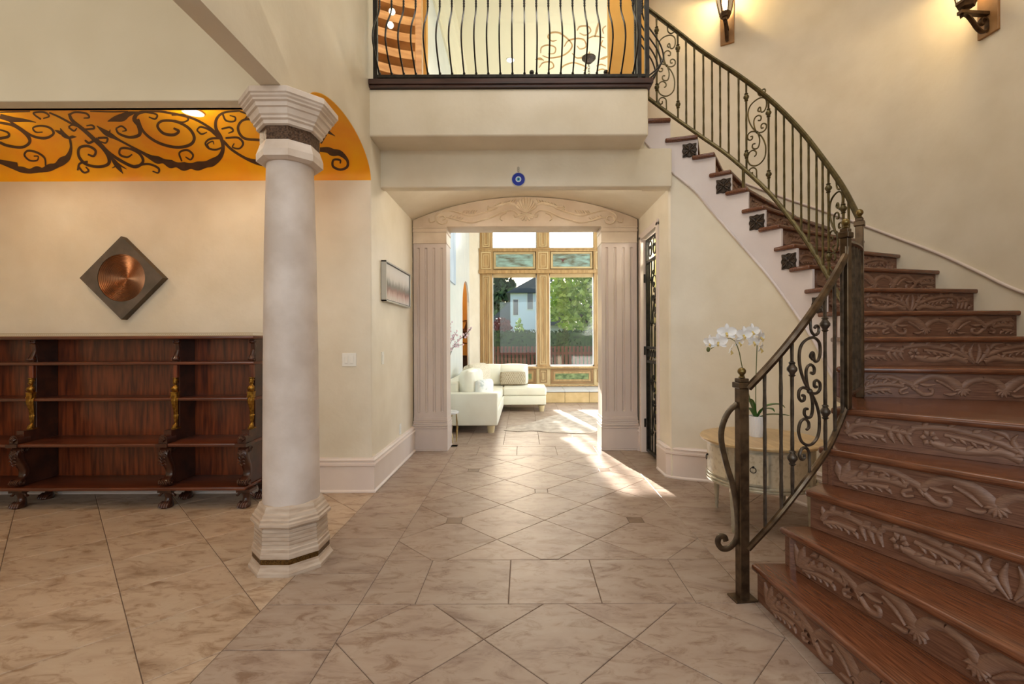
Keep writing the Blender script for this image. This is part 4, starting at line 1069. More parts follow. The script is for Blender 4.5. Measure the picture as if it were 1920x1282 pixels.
top_s = MB()                                          # upper S bracket, z 1.16 .. 1.345
tp = cat([(.008, 1.168, .019, .018), (-.004, 1.182, .020, .022), (.006, 1.205, .018, .014), (.024, 1.245, .016, .013), (.034, 1.28, .016, .014), (.024, 1.305, .017, .014), (.012, 1.322, .019, .016), (.020, 1.336, .019, .012), (.02, 1.344, .019, .010)], 4)
top_s.loft([[(w_ * max(-1, min(1, 1.3 * math.cos(a))), y + d_ * math.sin(a), z) for a in [2 * PI * j / 14 for j in range(14)]] for y, z, w_, d_ in tp])
for x in (-.021, .021):
    for cz, cy_, r_ in ((1.184, -.002, .016), (1.324, .012, .013)):
        top_s.tube([(x, cy_ + r_ * (1 - t * .75) * math.cos(t * 4 * PI), cz + r_ * (1 - t * .75) * math.sin(t * 4 * PI)) for t in [i / 24 for i in range(25)]], .004, n=5)
TOPS = top_s.mesh('top_bracket', smooth=50)
paw = MB()                                            # lion paw, z 0 .. .145
paw.box(-.055, .055, -.045, .06, .122, .145)
pp = cat([(.0, .125, .040, .038), (.004, .10, .030, .030), (.006, .07, .024, .026), (.0, .045, .030, .034), (-.010, .025, .038, .046), (-.014, .010, .040, .050), (-.012, .0, .036, .046)], 4)
paw.loft([[(w_ * math.cos(a), y + d_ * math.sin(a), max(z, 0)) for a in [2 * PI * j / 16 for j in range(16)]] for y, z, w_, d_ in pp])
for x in (-.028, -.0095, .0095, .028): paw.tube([(x, -.02, .046), (x, -.050, .030), (x * 1.05, -.062, .010)], [.009, .013, .008], n=8)
for s_ in (-1, 1):
    paw.tube([(s_ * (.03 + .036 * t) + s_ * .0, .0 - .012, .112 + .006 * math.sin(t * 6) - .012 * t) for t in [i / 8 for i in range(9)]], [.012, .012, .011, .010, .010, .010, .011, .012, .011], n=8)
PAW = paw.mesh('paw_foot', smooth=50)
for x in ups:
    o = obj('gilded_figure', FIG, 'gilt', bk, mw=Matrix.Translation((x, YT + .012, .612))); o['label'] = 'gilded caryatid figure on fluted tapering leg'
    build(box_mesh(x - .018, x + .018, YT + .002, YT + .03, 1.03, 1.134), 'figure_cap', 'mahogany', bk, bevel=.002, seg=1)
    obj('console_scroll', CON, 'mahogany_dark', bk, mw=Matrix.Translation((x, YL + .035, 0)))
    obj('shell_block', SHL, 'mahogany_dark', bk, mw=Matrix.Translation((x, YL, 0)))
    obj('top_bracket', TOPS, 'mahogany_dark', bk, mw=Matrix.Translation((x, YT + .01, 0)))
    obj('paw_foot', PAW, 'mahogany_dark', bk, mw=Matrix.Translation((x, YL + .055, 0)))
    obj('paw_foot', PAW, 'mahogany_dark', bk, mw=Matrix.Translation((x, YBK - .09, 0)))

# ------------------------------------------------------------------ diamond wall art
ac = P(222, 520, 4.02)
art = thing('wall_relief', 'slate diamond wall relief with a ribbed copper bowl above the bookcase', 'wall art', (ac.x, YB, ac.z - .36))
hd = .362
dia = lambda k: [(ac.x, ac.z - hd * k), (ac.x + hd * k, ac.z), (ac.x, ac.z + hd * k), (ac.x - hd * k, ac.z)]
yf_ = YB - .062
Rb = .206; nseg = 64
mb = MB()
circ = [(ac.x + Rb * math.cos(2 * PI * i / nseg - PI / 2), ac.z + Rb * math.sin(2 * PI * i / nseg - PI / 2)) for i in range(nseg)]
def on_dia(i):
    t = 4 * i / nseg; k = int(t) % 4; d_ = dia(1); a, b = d_[k], d_[(k + 1) % 4]; f_ = t - int(t); return (lerp(a[0], b[0], f_), lerp(a[1], b[1], f_))
outer = [on_dia(i) for i in range(nseg)]
mb.loft([[(x, yf_, z) for x, z in circ], [(x, yf_, z) for x, z in outer]], cap=False)
build(mb, 'face', 'art_slate', art, smooth=30)
mb = MB().loft([[(x, yf_, z) for x, z in outer], [(x, YB - .002, z) for x, z in outer]], cap=False)
build(mb, 'edge', 'art_edge', art)
mb = MB(); rings = []
for i in range(0, 73):
    t = i / 72; r = Rb * (1 - t) + .0005
    dep = .044 * (1 - (r / Rb) ** 2) + .0022 * math.cos(i * PI / 2)
    rings.append([(ac.x + (.0 + .012 * t) + r * math.cos(2 * PI * j / 64), yf_ + dep + .001, ac.z + r * math.sin(2 * PI * j / 64)) for j in range(64)])
mb.loft(rings, cap=False)
o = build(mb, 'bowl', 'copper', art, smooth=35); o['label'] = 'ribbed copper bowl'

# ------------------------------------------------------------------ small wall fittings
def recessed(name, c, r, label, nrm=(0, 0, -1), group=None):
    t = thing(name, label, 'light', c, group)
    q = Vector(nrm).to_track_quat('Z', 'Y').to_matrix().to_4x4(); mw = Matrix.Translation(c) @ q
    obj('trim_ring', MB().lathe([(r * 1.0, -.02), (r * 1.28, .0), (r * 1.28, .006), (r * 1.0, .004), (r * .98, -.02)], n=32, cap=False).mesh('trim_ring', smooth=40), 'plate_white', t, mw=mw)
    obj('lens', MB().lathe([(r, .001), (r, .0045)], n=28).mesh('lens'), 'spot_glow', t, mw=mw)
    return t
vx, vy, vz = vault_hit(362, 209)
recessed('recessed_light', (vx, vy, vz - .004), .055, 'recessed ceiling light in the orange painted vault', (0, (yc - vy) * .6, -1))
for gx_ in (vx, vx - 1.6):  # second position has no fitting, added to light the left end
    lamp('gallery_lamp', 'SPOT', (gx_, vy, vz - .05), 12, (1.0, 0.88, 0.66), .06, aim=(gx_, vy + .05, 0), spot_size=math.radians(150), spot_blend=.8)
    lamp('vault_fill', 'POINT', (gx_, vy - .1, vz - .14), 4.2, (1.0, 0.90, 0.66), .05)  # added fill below the crown to brighten the vault
for px, lab in ((872, 'recessed corridor ceiling light left of the blue eye charm'), (1095, 'recessed corridor ceiling light right of the blue eye charm')):
    q = P(px, 355, 4.62); zc_ = interp([x for x, z in arc], [z for x, z in arc], q.x)
    recessed('recessed_light', (q.x, 4.66, zc_ - .004), .05, lab)
    lamp('corridor_lamp', 'POINT', (q.x, 4.72, zc_ - .12), 7, (1.0, 0.92, 0.80), .06)
# blue eye charm on the corridor header
ec = P(972, 336, YH - .012)
eye = thing('eye_charm', 'round blue glass eye charm hanging on the corridor header', 'wall charm', (ec.x, YH, ec.z))
def disc(r, y0, y1, m, name, par):
    return build(MB().loft([[(ec.x + r * math.cos(2 * PI * j / 32), y, ec.z + r * math.sin(2 * PI * j / 32)) for j in range(32)] for y in (y0, y1)]), name, m, par, bevel=.001, seg=1)
e1 = disc(.066, YH - .001, YH - .010, 'silver_frame', 'rim', eye)
disc(.060, YH - .002, YH - .013, 'eye_blue', 'disc', eye); disc(.027, YH - .0125, YH - .0145, 'eye_white', 'white_ring', eye); disc(.018, YH - .014, YH - .0155, 'eye_light', 'iris', eye); disc(.008, YH - .015, YH - .0165, 'eye_pupil', 'pupil', eye)
mb = MB().tube([(ec.x, YH - .006, ec.z + .062), (ec.x, YH - .006, ec.z + .12)], .0022, n=6)
for dz in (.085, .105): mb.tube([(ec.x + .010 * math.cos(a), YH - .006, ec.z + dz + .012 * math.sin(a)) for a in [2 * PI * i / 12 for i in range(13)]], .002, n=5)
build(mb, 'hanger', 'silver_frame', eye)
# switch plates
def plate(name, label, cat_, c, w_, h_, rockers, axis):
    t = thing(name, label, cat_, c)
    def bx(m_, u0, u1, z0, z1, d0, d1):
        if axis == 'y': m_.box(c[0] + u0, c[0] + u1, c[1] - d1, c[1] - d0, c[2] + z0, c[2] + z1)
        else: m_.box(c[0] + d0, c[0] + d1, c[1] + u0, c[1] + u1, c[2] + z0, c[2] + z1)
    m_ = MB(); bx(m_, -w_ / 2, w_ / 2, -h_ / 2, h_ / 2, 0, .006); build(m_, 'cover_plate', 'plate_white', t, bevel=.002, seg=1)
    for u in rockers:
        m_ = MB(); bx(m_, u - .016, u + .016, -.033, .033, .006, .010); build(m_, 'rocker', 'plate_white', t, bevel=.002, seg=1)
q = P(655, 674, YB); plate('light_switch', 'white double light switch on the wall right of the column', 'switch', (q.x, YB, q.z), .125, .118, (-.024, .024), 'y')
q = PXW(717, 671, XL); plate('light_switch', 'single light switch on the corridor wall below the picture', 'switch', (XL, q.y, q.z), .075, .118, (0,), 'x')
q = PXW(750, 804, XL); plate('wall_outlet', 'cream electrical outlet above the corridor baseboard', 'outlet', (XL, q.y, q.z), .072, .115, (0,), 'x')
# framed abstract in the corridor
a_, b2 = PXW(724, 490, XL + .05), PXW(770, 577, XL + .05)
y0, y1, z1, z0 = a_.y, b2.y, 2.085, 1.70
pic = thing('framed_picture', 'silver framed grey and rust abstract picture on the corridor wall', 'picture', (XL, (y0 + y1) / 2, z0))
mb = MB()
for ya, yb_, za, zb2 in ((y0, y1, z0, z0 + .014), (y0, y1, z1 - .014, z1), (y0, y0 + .014, z0, z1), (y1 - .014, y1, z0, z1)): mb.box(XL + .004, XL + .05, ya, yb_, za, zb2)
build(mb, 'frame', 'silver_frame', pic)
mb = MB()
for ya, yb_, za, zb2 in ((y0 + .014, y1 - .014, z0 + .014, z0 + .022), (y0 + .014, y1 - .014, z1 - .022, z1 - .014), (y0 + .014, y0 + .022, z0 + .014, z1 - .014), (y1 - .022, y1 - .014, z0 + .014, z1 - .014)): mb.box(XL + .006, XL + .042, ya, yb_, za, zb2)
build(mb, 'inner_edge', 'frame_dark', pic)
m = bpy.data.materials.new('abstract'); m.use_nodes = True; n_ = m.node_tree.nodes; l_ = m.node_tree.links
tc = n_.new('ShaderNodeTexCoord'); sx_ = n_.new('ShaderNodeSeparateXYZ'); l_.new(tc.outputs['Generated'], sx_.inputs[0])
mp = n_.new('ShaderNodeMapping'); mp.inputs['Scale'].default_value = (1, 34, 2); l_.new(tc.outputs['Generated'], mp.inputs['Vector'])
no = n_.new('ShaderNodeTexNoise'); no.inputs['Scale'].default_value = 1.2; no.inputs['Detail'].default_value = 8; l_.new(mp.outputs[0], no.inputs['Vector'])
ad = n_.new('ShaderNodeMath'); ad.operation = 'MULTIPLY_ADD'; ad.inputs[1].default_value = .42; l_.new(no.outputs['Fac'], ad.inputs[0]); l_.new(sx_.outputs[2], ad.inputs[2])
cr = n_.new('ShaderNodeValToRGB'); e = cr.color_ramp.elements
e[0].position = .18; e[0].color = (*S(222, 214, 206), 1); e[1].position = 1.0; e[1].color = (*S(224, 220, 214), 1)
for pos, col_ in ((.40, S(196, 168, 158)), (.52, S(150, 120, 112)), (.66, S(132, 130, 122)), (.84, S(214, 208, 200))):
    x_ = e.new(pos); x_.color = (*col_, 1)
l_.new(ad.outputs[0], cr.inputs['Fac']); l_.new(cr.outputs[0], n_['Principled BSDF'].inputs['Base Color']); n_['Principled BSDF'].inputs['Roughness'].default_value = .25
MATS['abstract'] = m
build(box_mesh(XL + .01, XL + .038, y0 + .022, y1 - .022, z0 + .022, z1 - .022), 'canvas', 'abstract', pic)

# ------------------------------------------------------------------ iron gate of the side room
gt = thing('iron_gate', 'tall black iron scrollwork gate in the right corridor wall', 'gate', (XR + .06, (GY0 + GY1) / 2, 0))
gx = XR + .06; gy0, gy1, gz0, gz1 = GY0 + .025, GY1 - .025, .02, GZ - .03
mb = MB().box(gx - .018, gx + .018, gy0, gy0 + .03, gz0, gz1).box(gx - .018, gx + .018, gy1 - .03, gy1, gz0, gz1)
for z in (gz0, 1.06, 1.22, 2.22, gz1 - .03): mb.box(gx - .016, gx + .016, gy0, gy1, z, z + .03)
build(mb, 'gate_frame', 'iron_dark', gt, bevel=.002, seg=1)
ys_ = [lerp(gy0 + .03, gy1 - .03, (i + 1) / 7) for i in range(6)]
for i, y in enumerate(ys_):
    if i in (2, 3): continue
    baluster((gx, y, gz0), (gx, y, 1.07), gt, .008, (.25, -.22) if i in (1, 4) else (), 'iron_dark', 'bar')
    baluster((gx, y, 1.24), (gx, y, 2.23), gt, .008, (.28, -.22) if i in (1, 4) else (), 'iron_dark', 'bar')
ym = (ys_[2] + ys_[3]) / 2
scroll_panel((gx, ym, gz0), (gx, ym, 1.07), (0, 1), gt, 'iron_dark', .0075, .155)
scroll_panel((gx, ym, 1.24), (gx, ym, 2.23), (0, 1), gt, 'iron_dark', .0075, .155)
mb = MB()
for i in range(6):
    y = lerp(gy0 + .06, gy1 - .06, i / 5)
    mb.tube([(gx, y + .030 * math.cos(a), 1.155 + .055 * math.sin(a)) for a in [-.4 + 1.75 * PI * j / 16 for j in range(17)]], .007, n=5)
build(mb, 'lock_panel_rings', 'iron_dark', gt, smooth=50)
mb = MB()
for y in (gy0 + .12, gy0 + .30, gy0 + .48):
    for s_ in (-1, 1):
        pts = [(gx, y + s_ * (.078 - .06 * t) * math.sin(t * 7.5), 2.36 + (.105 - .075 * t) * math.cos(t * 7.5)) for t in [i / 30 for i in range(31)]]
        mb.tube(pts, .007, n=5)
build(mb, 'top_scrolls', 'iron_dark', gt, smooth=50)
mb = MB().tube([(gx - .02, gy0 + .05, 1.12), (gx - .06, gy0 + .05, 1.12), (gx - .065, gy0 + .13, 1.12)], .009, n=8)
build(mb, 'handle', 'steel', gt, smooth=50)
lamp('wine_room_lamp', 'POINT', (1.68, 5.2, 2.45), 16, (1.0, .96, .80), .05)
for z in (.35, 1.2, 2.05): build(MB().lathe([(.011, -.05), (.011, .05)], (gx - .03, gy1 + .004, z), n=10), 'hinge', 'iron_dark', gt)

# ------------------------------------------------------------------ wall sconces on the curved wall
def sconce(px, py, label):
    u, v = uv(px, py)
    A = u * u + 1; B = -2 * (u * CEN.x + CEN.y); K = CEN.x ** 2 + CEN.y ** 2 - R_OUT ** 2
    Y = (-B + math.sqrt(B * B - 4 * A * K)) / (2 * A); zb2 = H - v * Y
    c = Vector((u * Y, Y)); nn = (CEN - c).normalized()
    ang = math.atan2(nn.y, nn.x) + PI / 2                    # local -y axis points into the room
    mw = Matrix.Translation((c.x, c.y, zb2)) @ Matrix.Rotation(ang, 4, 'Z')
    t = thing('wall_sconce', label, 'wall lamp', (c.x, c.y, zb2), 'stair wall sconces')
    def pt(mb_, name, m_, **k): return obj(name, mb_.mesh(name, **k), m_, t, mw=mw)
    bp = MB().box(-.075, .075, -.022, .004, 0, .74); b0 = pt(bp, 'backplate', 'sconce_wood', bevel=.003, seg=1)
    mb_ = MB().box(-.02, .02, -.26, -.022, .148, .172)
    arm = cat([(-.24, .135), (-.22, .145), (-.19, .14), (-.15, .10), (-.11, .05), (-.07, .022), (-.036, .03), (-.024, .065), (-.03, .11), (-.06, .125), (-.085, .105), (-.08, .08), (-.06, .078)], 5)
    mb_.tube([(0, y, z) for y, z in arm], 1.0, n=6, flat=(.011, .018), up=Vector((1, 0, 0)).cross(Vector((0, 1, 0))))
    mb_.tube([(0, -.22, .14), (0, -.25, .115)], .005, n=5)
    pt(mb_, 'bracket_arm', 'sconce_iron', smooth=40)
    LC = (0, -.20, .175)
    mb_ = MB().lathe([(.016, 0), (.020, .010), (.052, .025), (.060, .050), (.066, .056), (.066, .075), (.06, .08)], LC, n=6); pt(mb_, 'lantern_base', 'sconce_iron', smooth=30)
    mb_ = MB()
    for i in range(6):
        a = PI / 3 * i; mb_.tube([(LC[0] + .062 * math.cos(a), LC[1] + .062 * math.sin(a), LC[2] + .075), (LC[0] + .118 * math.cos(a), LC[1] + .118 * math.sin(a), LC[2] + .37)], .006, n=4)
    pt(mb_, 'lantern_ribs', 'sconce_iron')
    for i in range(6):
        a, b = PI / 3 * i, PI / 3 * (i + 1)
        mb_ = MB().add([(LC[0] + r_ * math.cos(x_), LC[1] + r_ * math.sin(x_), LC[2] + z_) for x_, r_, z_ in ((a, .060, .078), (b, .060, .078), (b, .115, .368), (a, .115, .368))], [(0, 1, 2, 3)])
        pt(mb_, 'pane', 'sconce_glass')
    mb_ = MB().lathe([(.125, .37), (.128, .385), (.09, .42), (.05, .46), (.03, .47), (.01, .50)], LC, n=6); pt(mb_, 'lantern_roof', 'sconce_iron', smooth=30)
    mb_ = MB().lathe([(.008, .10), (.022, .13), (.034, .19), (.030, .25), (.012, .31), (.003, .33)], LC, n=16); pt(mb_, 'bulb', 'lamp_glow', smooth=60)
    mb_ = MB().lathe([(.012, .07), (.012, .11)], LC, n=10); pt(mb_, 'socket', 'sconce_iron')
    wp_ = mw @ Vector((LC[0], LC[1], LC[2] + .43 - .10))
    lamp('sconce_lamp', 'POINT', mw @ Vector((LC[0], LC[1] + .0, LC[2] + .36)), 25, (1.0, .74, .36), .04)
sconce(1364, 84, 'iron lantern wall sconce above the upper stair railing')
sconce(1856, 66, 'iron lantern wall sconce at the right on the stair wall')

# ------------------------------------------------------------------ oval side table
TC = Vector((1.72, 3.40)); TZ = .615
tb = thing('side_table', 'round cream drum table with drawer and tapered legs under the stairs', 'table', (TC.x, TC.y, 0))
def ov(r, z, n=48): return [(TC.x + r * 1.0 * math.cos(2 * PI * j / n), TC.y + r * .98 * math.sin(2 * PI * j / n), z) for j in range(n)]
o = build(MB().loft([ov(.405, TZ - .022), ov(.41, TZ - .014), ov(.41, TZ - .006), ov(.404, TZ)]), 'table_top', 'table_top', tb, smooth=40)
build(MB().loft([ov(.352, .318), ov(.352, TZ - .022)]), 'drum', 'table_cream', tb, smooth=40)
mb = MB().loft([ov(.356, TZ - .05), ov(.362, TZ - .046), ov(.362, TZ - .024), ov(.356, TZ - .022)], cap=False).loft([ov(.352, .30), ov(.366, .304), ov(.368, .316), ov(.360, .322), ov(.366, .328), ov(.366, .336), ov(.356, .344)], cap=False)
o = build(mb, 'moulding', 'silver_trim', tb, smooth=40)
for a in (125, 215, 305, 35):
    t = math.radians(a); c = (TC.x + .345 * math.cos(t), TC.y + .345 * math.sin(t), 0)
    prof = [(.011, 0), (.012, .03), (.016, .045), (.012, .055), (.013, .06), (.024, .28), (.024, .30)]
    mb = MB().lathe(prof, c, n=12)
    for i in range(6):
        b = 2 * PI * i / 6; mb.tube([(c[0] + .0125 * math.cos(b), c[1] + .0125 * math.sin(b), .065), (c[0] + .023 * math.cos(b), c[1] + .023 * math.sin(b), .275)], .0028, n=4)
    build(mb, 'leg', 'silver_trim', tb, smooth=40)
    build(MB().box(-.02, .02, -.012, .012, .30, TZ - .022), 'stile', 'silver_trim', tb).matrix_basis = Matrix.Translation((TC.x + .352 * math.cos(t), TC.y + .352 * math.sin(t), 0)) @ Matrix.Rotation(t + PI / 2, 4, 'Z')
def curved_panel(a0, a1, z0, z1, r0, r1):
    n = 14; A = [math.radians(lerp(a0, a1, i / n)) for i in range(n + 1)]
    ring = lambda r, z: [(TC.x + r * math.cos(a), TC.y + r * math.sin(a), z) for a in A]
    return MB().loft([ring(r0, z0), ring(r1, z0), ring(r1, z1), ring(r0, z1)], closed=False, cap=False)
dr = build(curved_panel(222, 252, .36, .56, .352, .357), 'drawer', 'table_cream', tb, smooth=40)
dr2 = build(curved_panel(132, 208, .36, .56, .352, .357), 'drawer', 'table_cream', tb, smooth=40)
for (a0, a1), par in (((222, 252), dr), ((132, 208), dr2)):
    mb = MB()
    for b0, b1, z0, z1 in ((a0 - 1, a1 + 1, .352, .362), (a0 - 1, a1 + 1, .558, .568), (a0 - 1, a0 + .8, .352, .568), (a1 - .8, a1 + 1, .352, .568)):
        q_ = curved_panel(b0, b1, z0, z1, .352, .3615); mb.add(q_.v, q_.f)
    build(mb, 'drawer_bead', 'silver_trim', par, smooth=40)
for a, par in ((237, dr), (170, dr2)):
    t = math.radians(a); cc = Vector((TC.x + .362 * math.cos(t), TC.y + .362 * math.sin(t), .475)); tt = Vector((-math.sin(t), math.cos(t), 0))
    mb = MB().ball(cc, .008, 8, 6).tube([cc + tt * .018 * math.sin(b) + Vector((0, 0, -.018 + .018 * math.cos(b))) + Vector((math.cos(t), math.sin(t), 0)) * .006 for b in [2 * PI * i / 16 for i in range(17)]], .0028, n=5)
    build(mb, 'ring_pull', 'iron_dark', par, smooth=50)

# ------------------------------------------------------------------ orchid
pc = P(1418, 817, 3.42); pcx, pcy = pc.x, 3.42
orc = thing('orchid', 'white orchid in ribbed white pot on the drum table', 'potted plant', (pcx, pcy, TZ))
n = 64; mb = MB()
mb.loft([[(pcx + r * (1 + .018 * math.cos(32 * 2 * PI * j / n)) * math.cos(2 * PI * j / n), pcy + r * (1 + .018 * math.cos(32 * 2 * PI * j / n)) * math.sin(2 * PI * j / n), TZ + z) for j in range(n)] for r, z in ((.044, 0), (.047, .006), (.053, .15), (.048, .15), (.046, .13))])
build(mb, 'pot', 'pot_white', orc, smooth=30)
ztop = TZ + .145
def leafblade(pts, w_, name='leaf'):
    pts = cat(pts, 6); rows = []
    for i, p in enumerate(pts):
        a, b = Vector(pts[max(i - 1, 0)]), Vector(pts[min(i + 1, len(pts) - 1)]); t = (b - a).normalized()
        s_ = t.cross(Vector((0, 0, 1))); s_ = s_.normalized() if s_.length > 1e-3 else Vector((1, 0, 0))
        k = w_ * math.sin(PI * min(.12 + .88 * i / (len(pts) - 1), .985)) ** .6; p = Vector(p); nrm = s_.cross(t)
        rows.append([p + s_ * k + nrm * k * .3, p, p - s_ * k + nrm * k * .3, p - Vector((0, 0, .003))])
    return build(MB().loft(rows, cap=False), name, 'leaf_green', orc, smooth=60)
for dx, dy, hz, L, w_ in ((.20, -.02, .09, 1, .022), (.21, -.06, .02, 1, .016), (-.16, -.08, .07, 1, .024), (-.05, .12, .12, 1, .022), (.07, -.12, .07, 1, .020), (-.09, -.02, .13, 1, .02)):
    leafblade([(pcx, pcy, ztop - .02), (pcx + dx * .35, pcy + dy * .35, ztop + hz * .8), (pcx + dx * .8, pcy + dy * .8, ztop + hz), (pcx + dx, pcy + dy, ztop + hz * .75)], w_)
Yo = pcy
s1 = [(pcx, pcy, ztop - .01)] + [tuple(P(x, y, Yo - .02)) for x, y in ((1404, 740), (1392, 690), (1386, 660), (1379, 640))]
s2 = [(pcx, pcy, ztop - .01)] + [tuple(P(x, y, Yo + .02)) for x, y in ((1417, 740), (1418, 690), (1419, 660), (1420, 635))]
s3 = [tuple(P(x, y, Yo - .02)) for x, y in ((1379, 640), (1367, 634), (1352, 640), (1336, 652), (1329, 655))]
for s_ in (s1, s2, s3): build(MB().tube(cat(s_, 6), .0035 if s_ is not s3 else .0025, n=6), 'stem', 'stem_green', orc, smooth=60)
def flower(c, yaw, pitch, r):
    c = Vector(c); R_ = Matrix.Translation(c) @ Matrix.Rotation(yaw, 4, 'Z') @ Matrix.Rotation(pitch, 4, 'X')
    mb_ = MB()
    for a, L, wd in ((90, 1.0, .52), (210, .95, .48), (330, .95, .48), (18, 1.02, .95), (162, 1.02, .95)):
        t = math.radians(a); ax = Vector((math.cos(t), 0, math.sin(t))); sd = Vector((-math.sin(t), 0, math.cos(t)))
        rows = []
        for i in range(7):
            f_ = i / 6; k = r * wd * .5 * math.sin(PI * min(.1 + .88 * f_, .97)) ** .55
            base_ = ax * (r * L * f_) + Vector((0, -.18 * r * math.sin(f_ * 2.2) + (.004 if wd < .6 else 0), 0))
            rows.append([base_ + sd * k * g_ + Vector((0, -.10 * r * g_ * g_, 0)) for g_ in (-1, -.5, 0, .5, 1)])
        mb_.loft(rows, closed=False, cap=False)
    o2 = obj('blossom', mb_.mesh('blossom', smooth=70), 'petal', orc, mw=R_)
    h_ = MB().ball((0, -.012, -.004), r * .13, 8, 6).tube([(0, -.012, -.006), (0, -.028, -.018), (0, -.022, -.034)], [.006, .008, .002], n=6)
    obj('blossom_heart', h_.mesh('blossom_heart', smooth=60), 'petal_heart', o2, mw=R_)
for px, py, dy, yaw, pit, r in ((1347, 641, -.03, -.5, .1, .066), (1362, 624, -.04, -.2, 0, .068), (1334, 641, -.0, -.9, .2, .056), (1393, 628, -.05, .1, 0, .064), (1384, 641, 0, .5, .1, .05), (1409, 622, .02, .2, -.1, .062), (1424, 632, -.02, .7, 0, .056), (1412, 640, 0, .1, .1, .05), (1424, 652, .03, .9, .3, .046), (1368, 655, -.02, 1.1, .4, .048)):
    flower(P(px, py, Yo + dy), yaw, pit, r)
build(MB().ball(P(1328, 655, Yo - .02), .014, 8, 6, 1.4), 'bud', 'stem_green', orc)
# ------------------------------------------------------------------ window wall of the living room
def wx(px): return P(px, 600, YW).x
def wz(py): return P(1018, py, YW).z
ZS, ZL, ZM0, ZM1, ZU = wz(687), wz(519), wz(512), wz(468), 5.35      # sill, lower pane top, middle band, upper pane bottom, top
X0, X1, X2, X3 = wx(923), wx(1007), wx(1030), wx(1114)
X4, X5 = X3 + .285, X3 + .285 + 1.04
cen = [(wx(901) + X0) / 2, (X1 + X2) / 2, (X3 + X4) / 2, X5 + .14]; hwp = .142
panes = [(X0, X1), (X2, X3), (X4, X5)]
wallp = struct(build(MB().box(-1.3, X0 - .28, YW, YW + .2, 0, ZC).box(X5 + .28, 4.2, YW, YW + .2, 0, ZC).box(X0 - .28, X5 + .28, YW, YW + .2, ZU, ZC).box(X0 - .28, X5 + .28, YW, YW + .2, 0, ZS - .02), 'wall_window', 'wall_living'))
win = struct(obj('window_1', MB().box(X0 - .2, X5 + .2, YW + .03, YW + .12, ZM0, ZM1).mesh('window_1'), 'win_wood'))
def ringbox(mb, x0, x1, z0, z1, t, d0, d1):
    for a, b, c, d in ((x0, x1, z0, z0 + t), (x0, x1, z1 - t, z1), (x0, x0 + t, z0 + t, z1 - t), (x1 - t, x1, z0 + t, z1 - t)): mb.box(a, b, YW - d1, YW - d0, c, d)
for c in cen:
    a = MB().box(c - hwp, c + hwp, YW - .03, YW + .12, ZS, ZM0).box(c - hwp, c + hwp, YW - .03, YW + .12, ZM1, ZU)
    build(a, 'pilaster', 'win_wood', win)
    for z0, z1 in ((ZS + .05, ZM0 - .06), (ZM1 + .06, ZU - .05)):
        m_ = MB(); ringbox(m_, c - .082, c + .082, z0, z1, .022, .03, .045); ringbox(m_, c - .042, c + .042, z0 + .05, z1 - .05, .012, .03, .04)
        build(m_, 'pilaster_moulding', 'win_wood_light', win)
    m_ = MB().box(c - hwp - .02, c + hwp + .02, YW - .06, YW + .03, ZM0, ZM1); build(m_, 'pilaster_block', 'win_wood', win)
    m_ = MB(); ringbox(m_, c - .115, c + .115, ZM0 + .09, ZM1 - .06, .022, .06, .072); ringbox(m_, c - .06, c + .06, ZM0 + .15, ZM1 - .12, .012, .06, .068); build(m_, 'block_moulding', 'win_wood_light', win)
    m_ = MB().box(c - hwp - .01, c + hwp + .01, YW - .035, YW, .30, ZS - .03); build(m_, 'plinth_block', 'win_wood_light', win)
    m_ = MB(); ringbox(m_, c - .085, c + .085, .36, ZS - .07, .016, .035, .048); ringbox(m_, c - .045, c + .045, .41, ZS - .12, .014, .035, .046); build(m_, 'plinth_moulding', 'win_wood_dark', win)
xl, xr = X0 - .30, X5 + .30
for z0, z1, dp in ((ZM1 - .01, ZM1 + .02, .085), (ZM1 - .05, ZM1 - .01, .07), (ZM0 + .05, ZM0 + .07, .075), (ZM0 - .01, ZM0 + .05, .09), (ZS - .035, ZS, .09), (ZS - .05, ZS - .035, .06), (.27, .30, .06)):
    build(MB().box(xl, xr, YW - dp, YW + .02, z0, z1), 'cornice', 'win_wood', win)
for (a, b), i in zip(panes, range(3)):
    m_ = MB(); ringbox(m_, a + .04, b - .04, ZM0 + .10, ZM1 - .06, .03, .0, .035); ringbox(m_, a + .075, b - .075, ZM0 + .13, ZM1 - .09, .015, .0, .02); build(m_, 'panel_frame', 'win_wood_light', win)
    build(MB().box(a + .085, b - .085, YW - .008, YW + .02, ZM0 + .145, ZM1 - .105), 'painted_panel', 'landscape_teal', win)
    build(MB().box(a, b, YW - .01, YW + .02, .30, ZS - .04), 'apron_panel', 'win_wood_light', win)
    m_ = MB(); ringbox(m_, a + .03, b - .03, .33, ZS - .06, .05, .01, .03); build(m_, 'apron_frame', 'win_wood_dark', win)
    m_ = MB(); ringbox(m_, a + .09, b - .09, .39, ZS - .12, .04, .01, .028); build(m_, 'apron_moulding', 'win_wood', win)
    build(MB().box(a + .13, b - .13, YW - .016, YW - .006, .43, ZS - .16), 'painted_panel', 'landscape_green', win)
    for z0, z1 in ((ZS, ZL + .08), (ZM1 + .02, ZU)):
        m_ = MB()
        for p in ((a, b, z0, z0 + .035), (a, b, z1 - .035, z1), (a, a + .022, z0, z1), (b - .022, b, z0, z1)): m_.box(p[0], p[1], YW + .03, YW + .09, p[2], p[3])
        sash = build(m_, 'sash', 'sash_white', win)
        build(MB().box(a + .02, b - .02, YW + .055, YW + .061, z0 + .03, z1 - .03), 'pane', 'window_glass', win)
    build(MB().box(a + .02, b - .02, YW + .02, YW + .05, ZL - .01, ZL + .085), 'rolled_shade', 'win_wood_light', win)
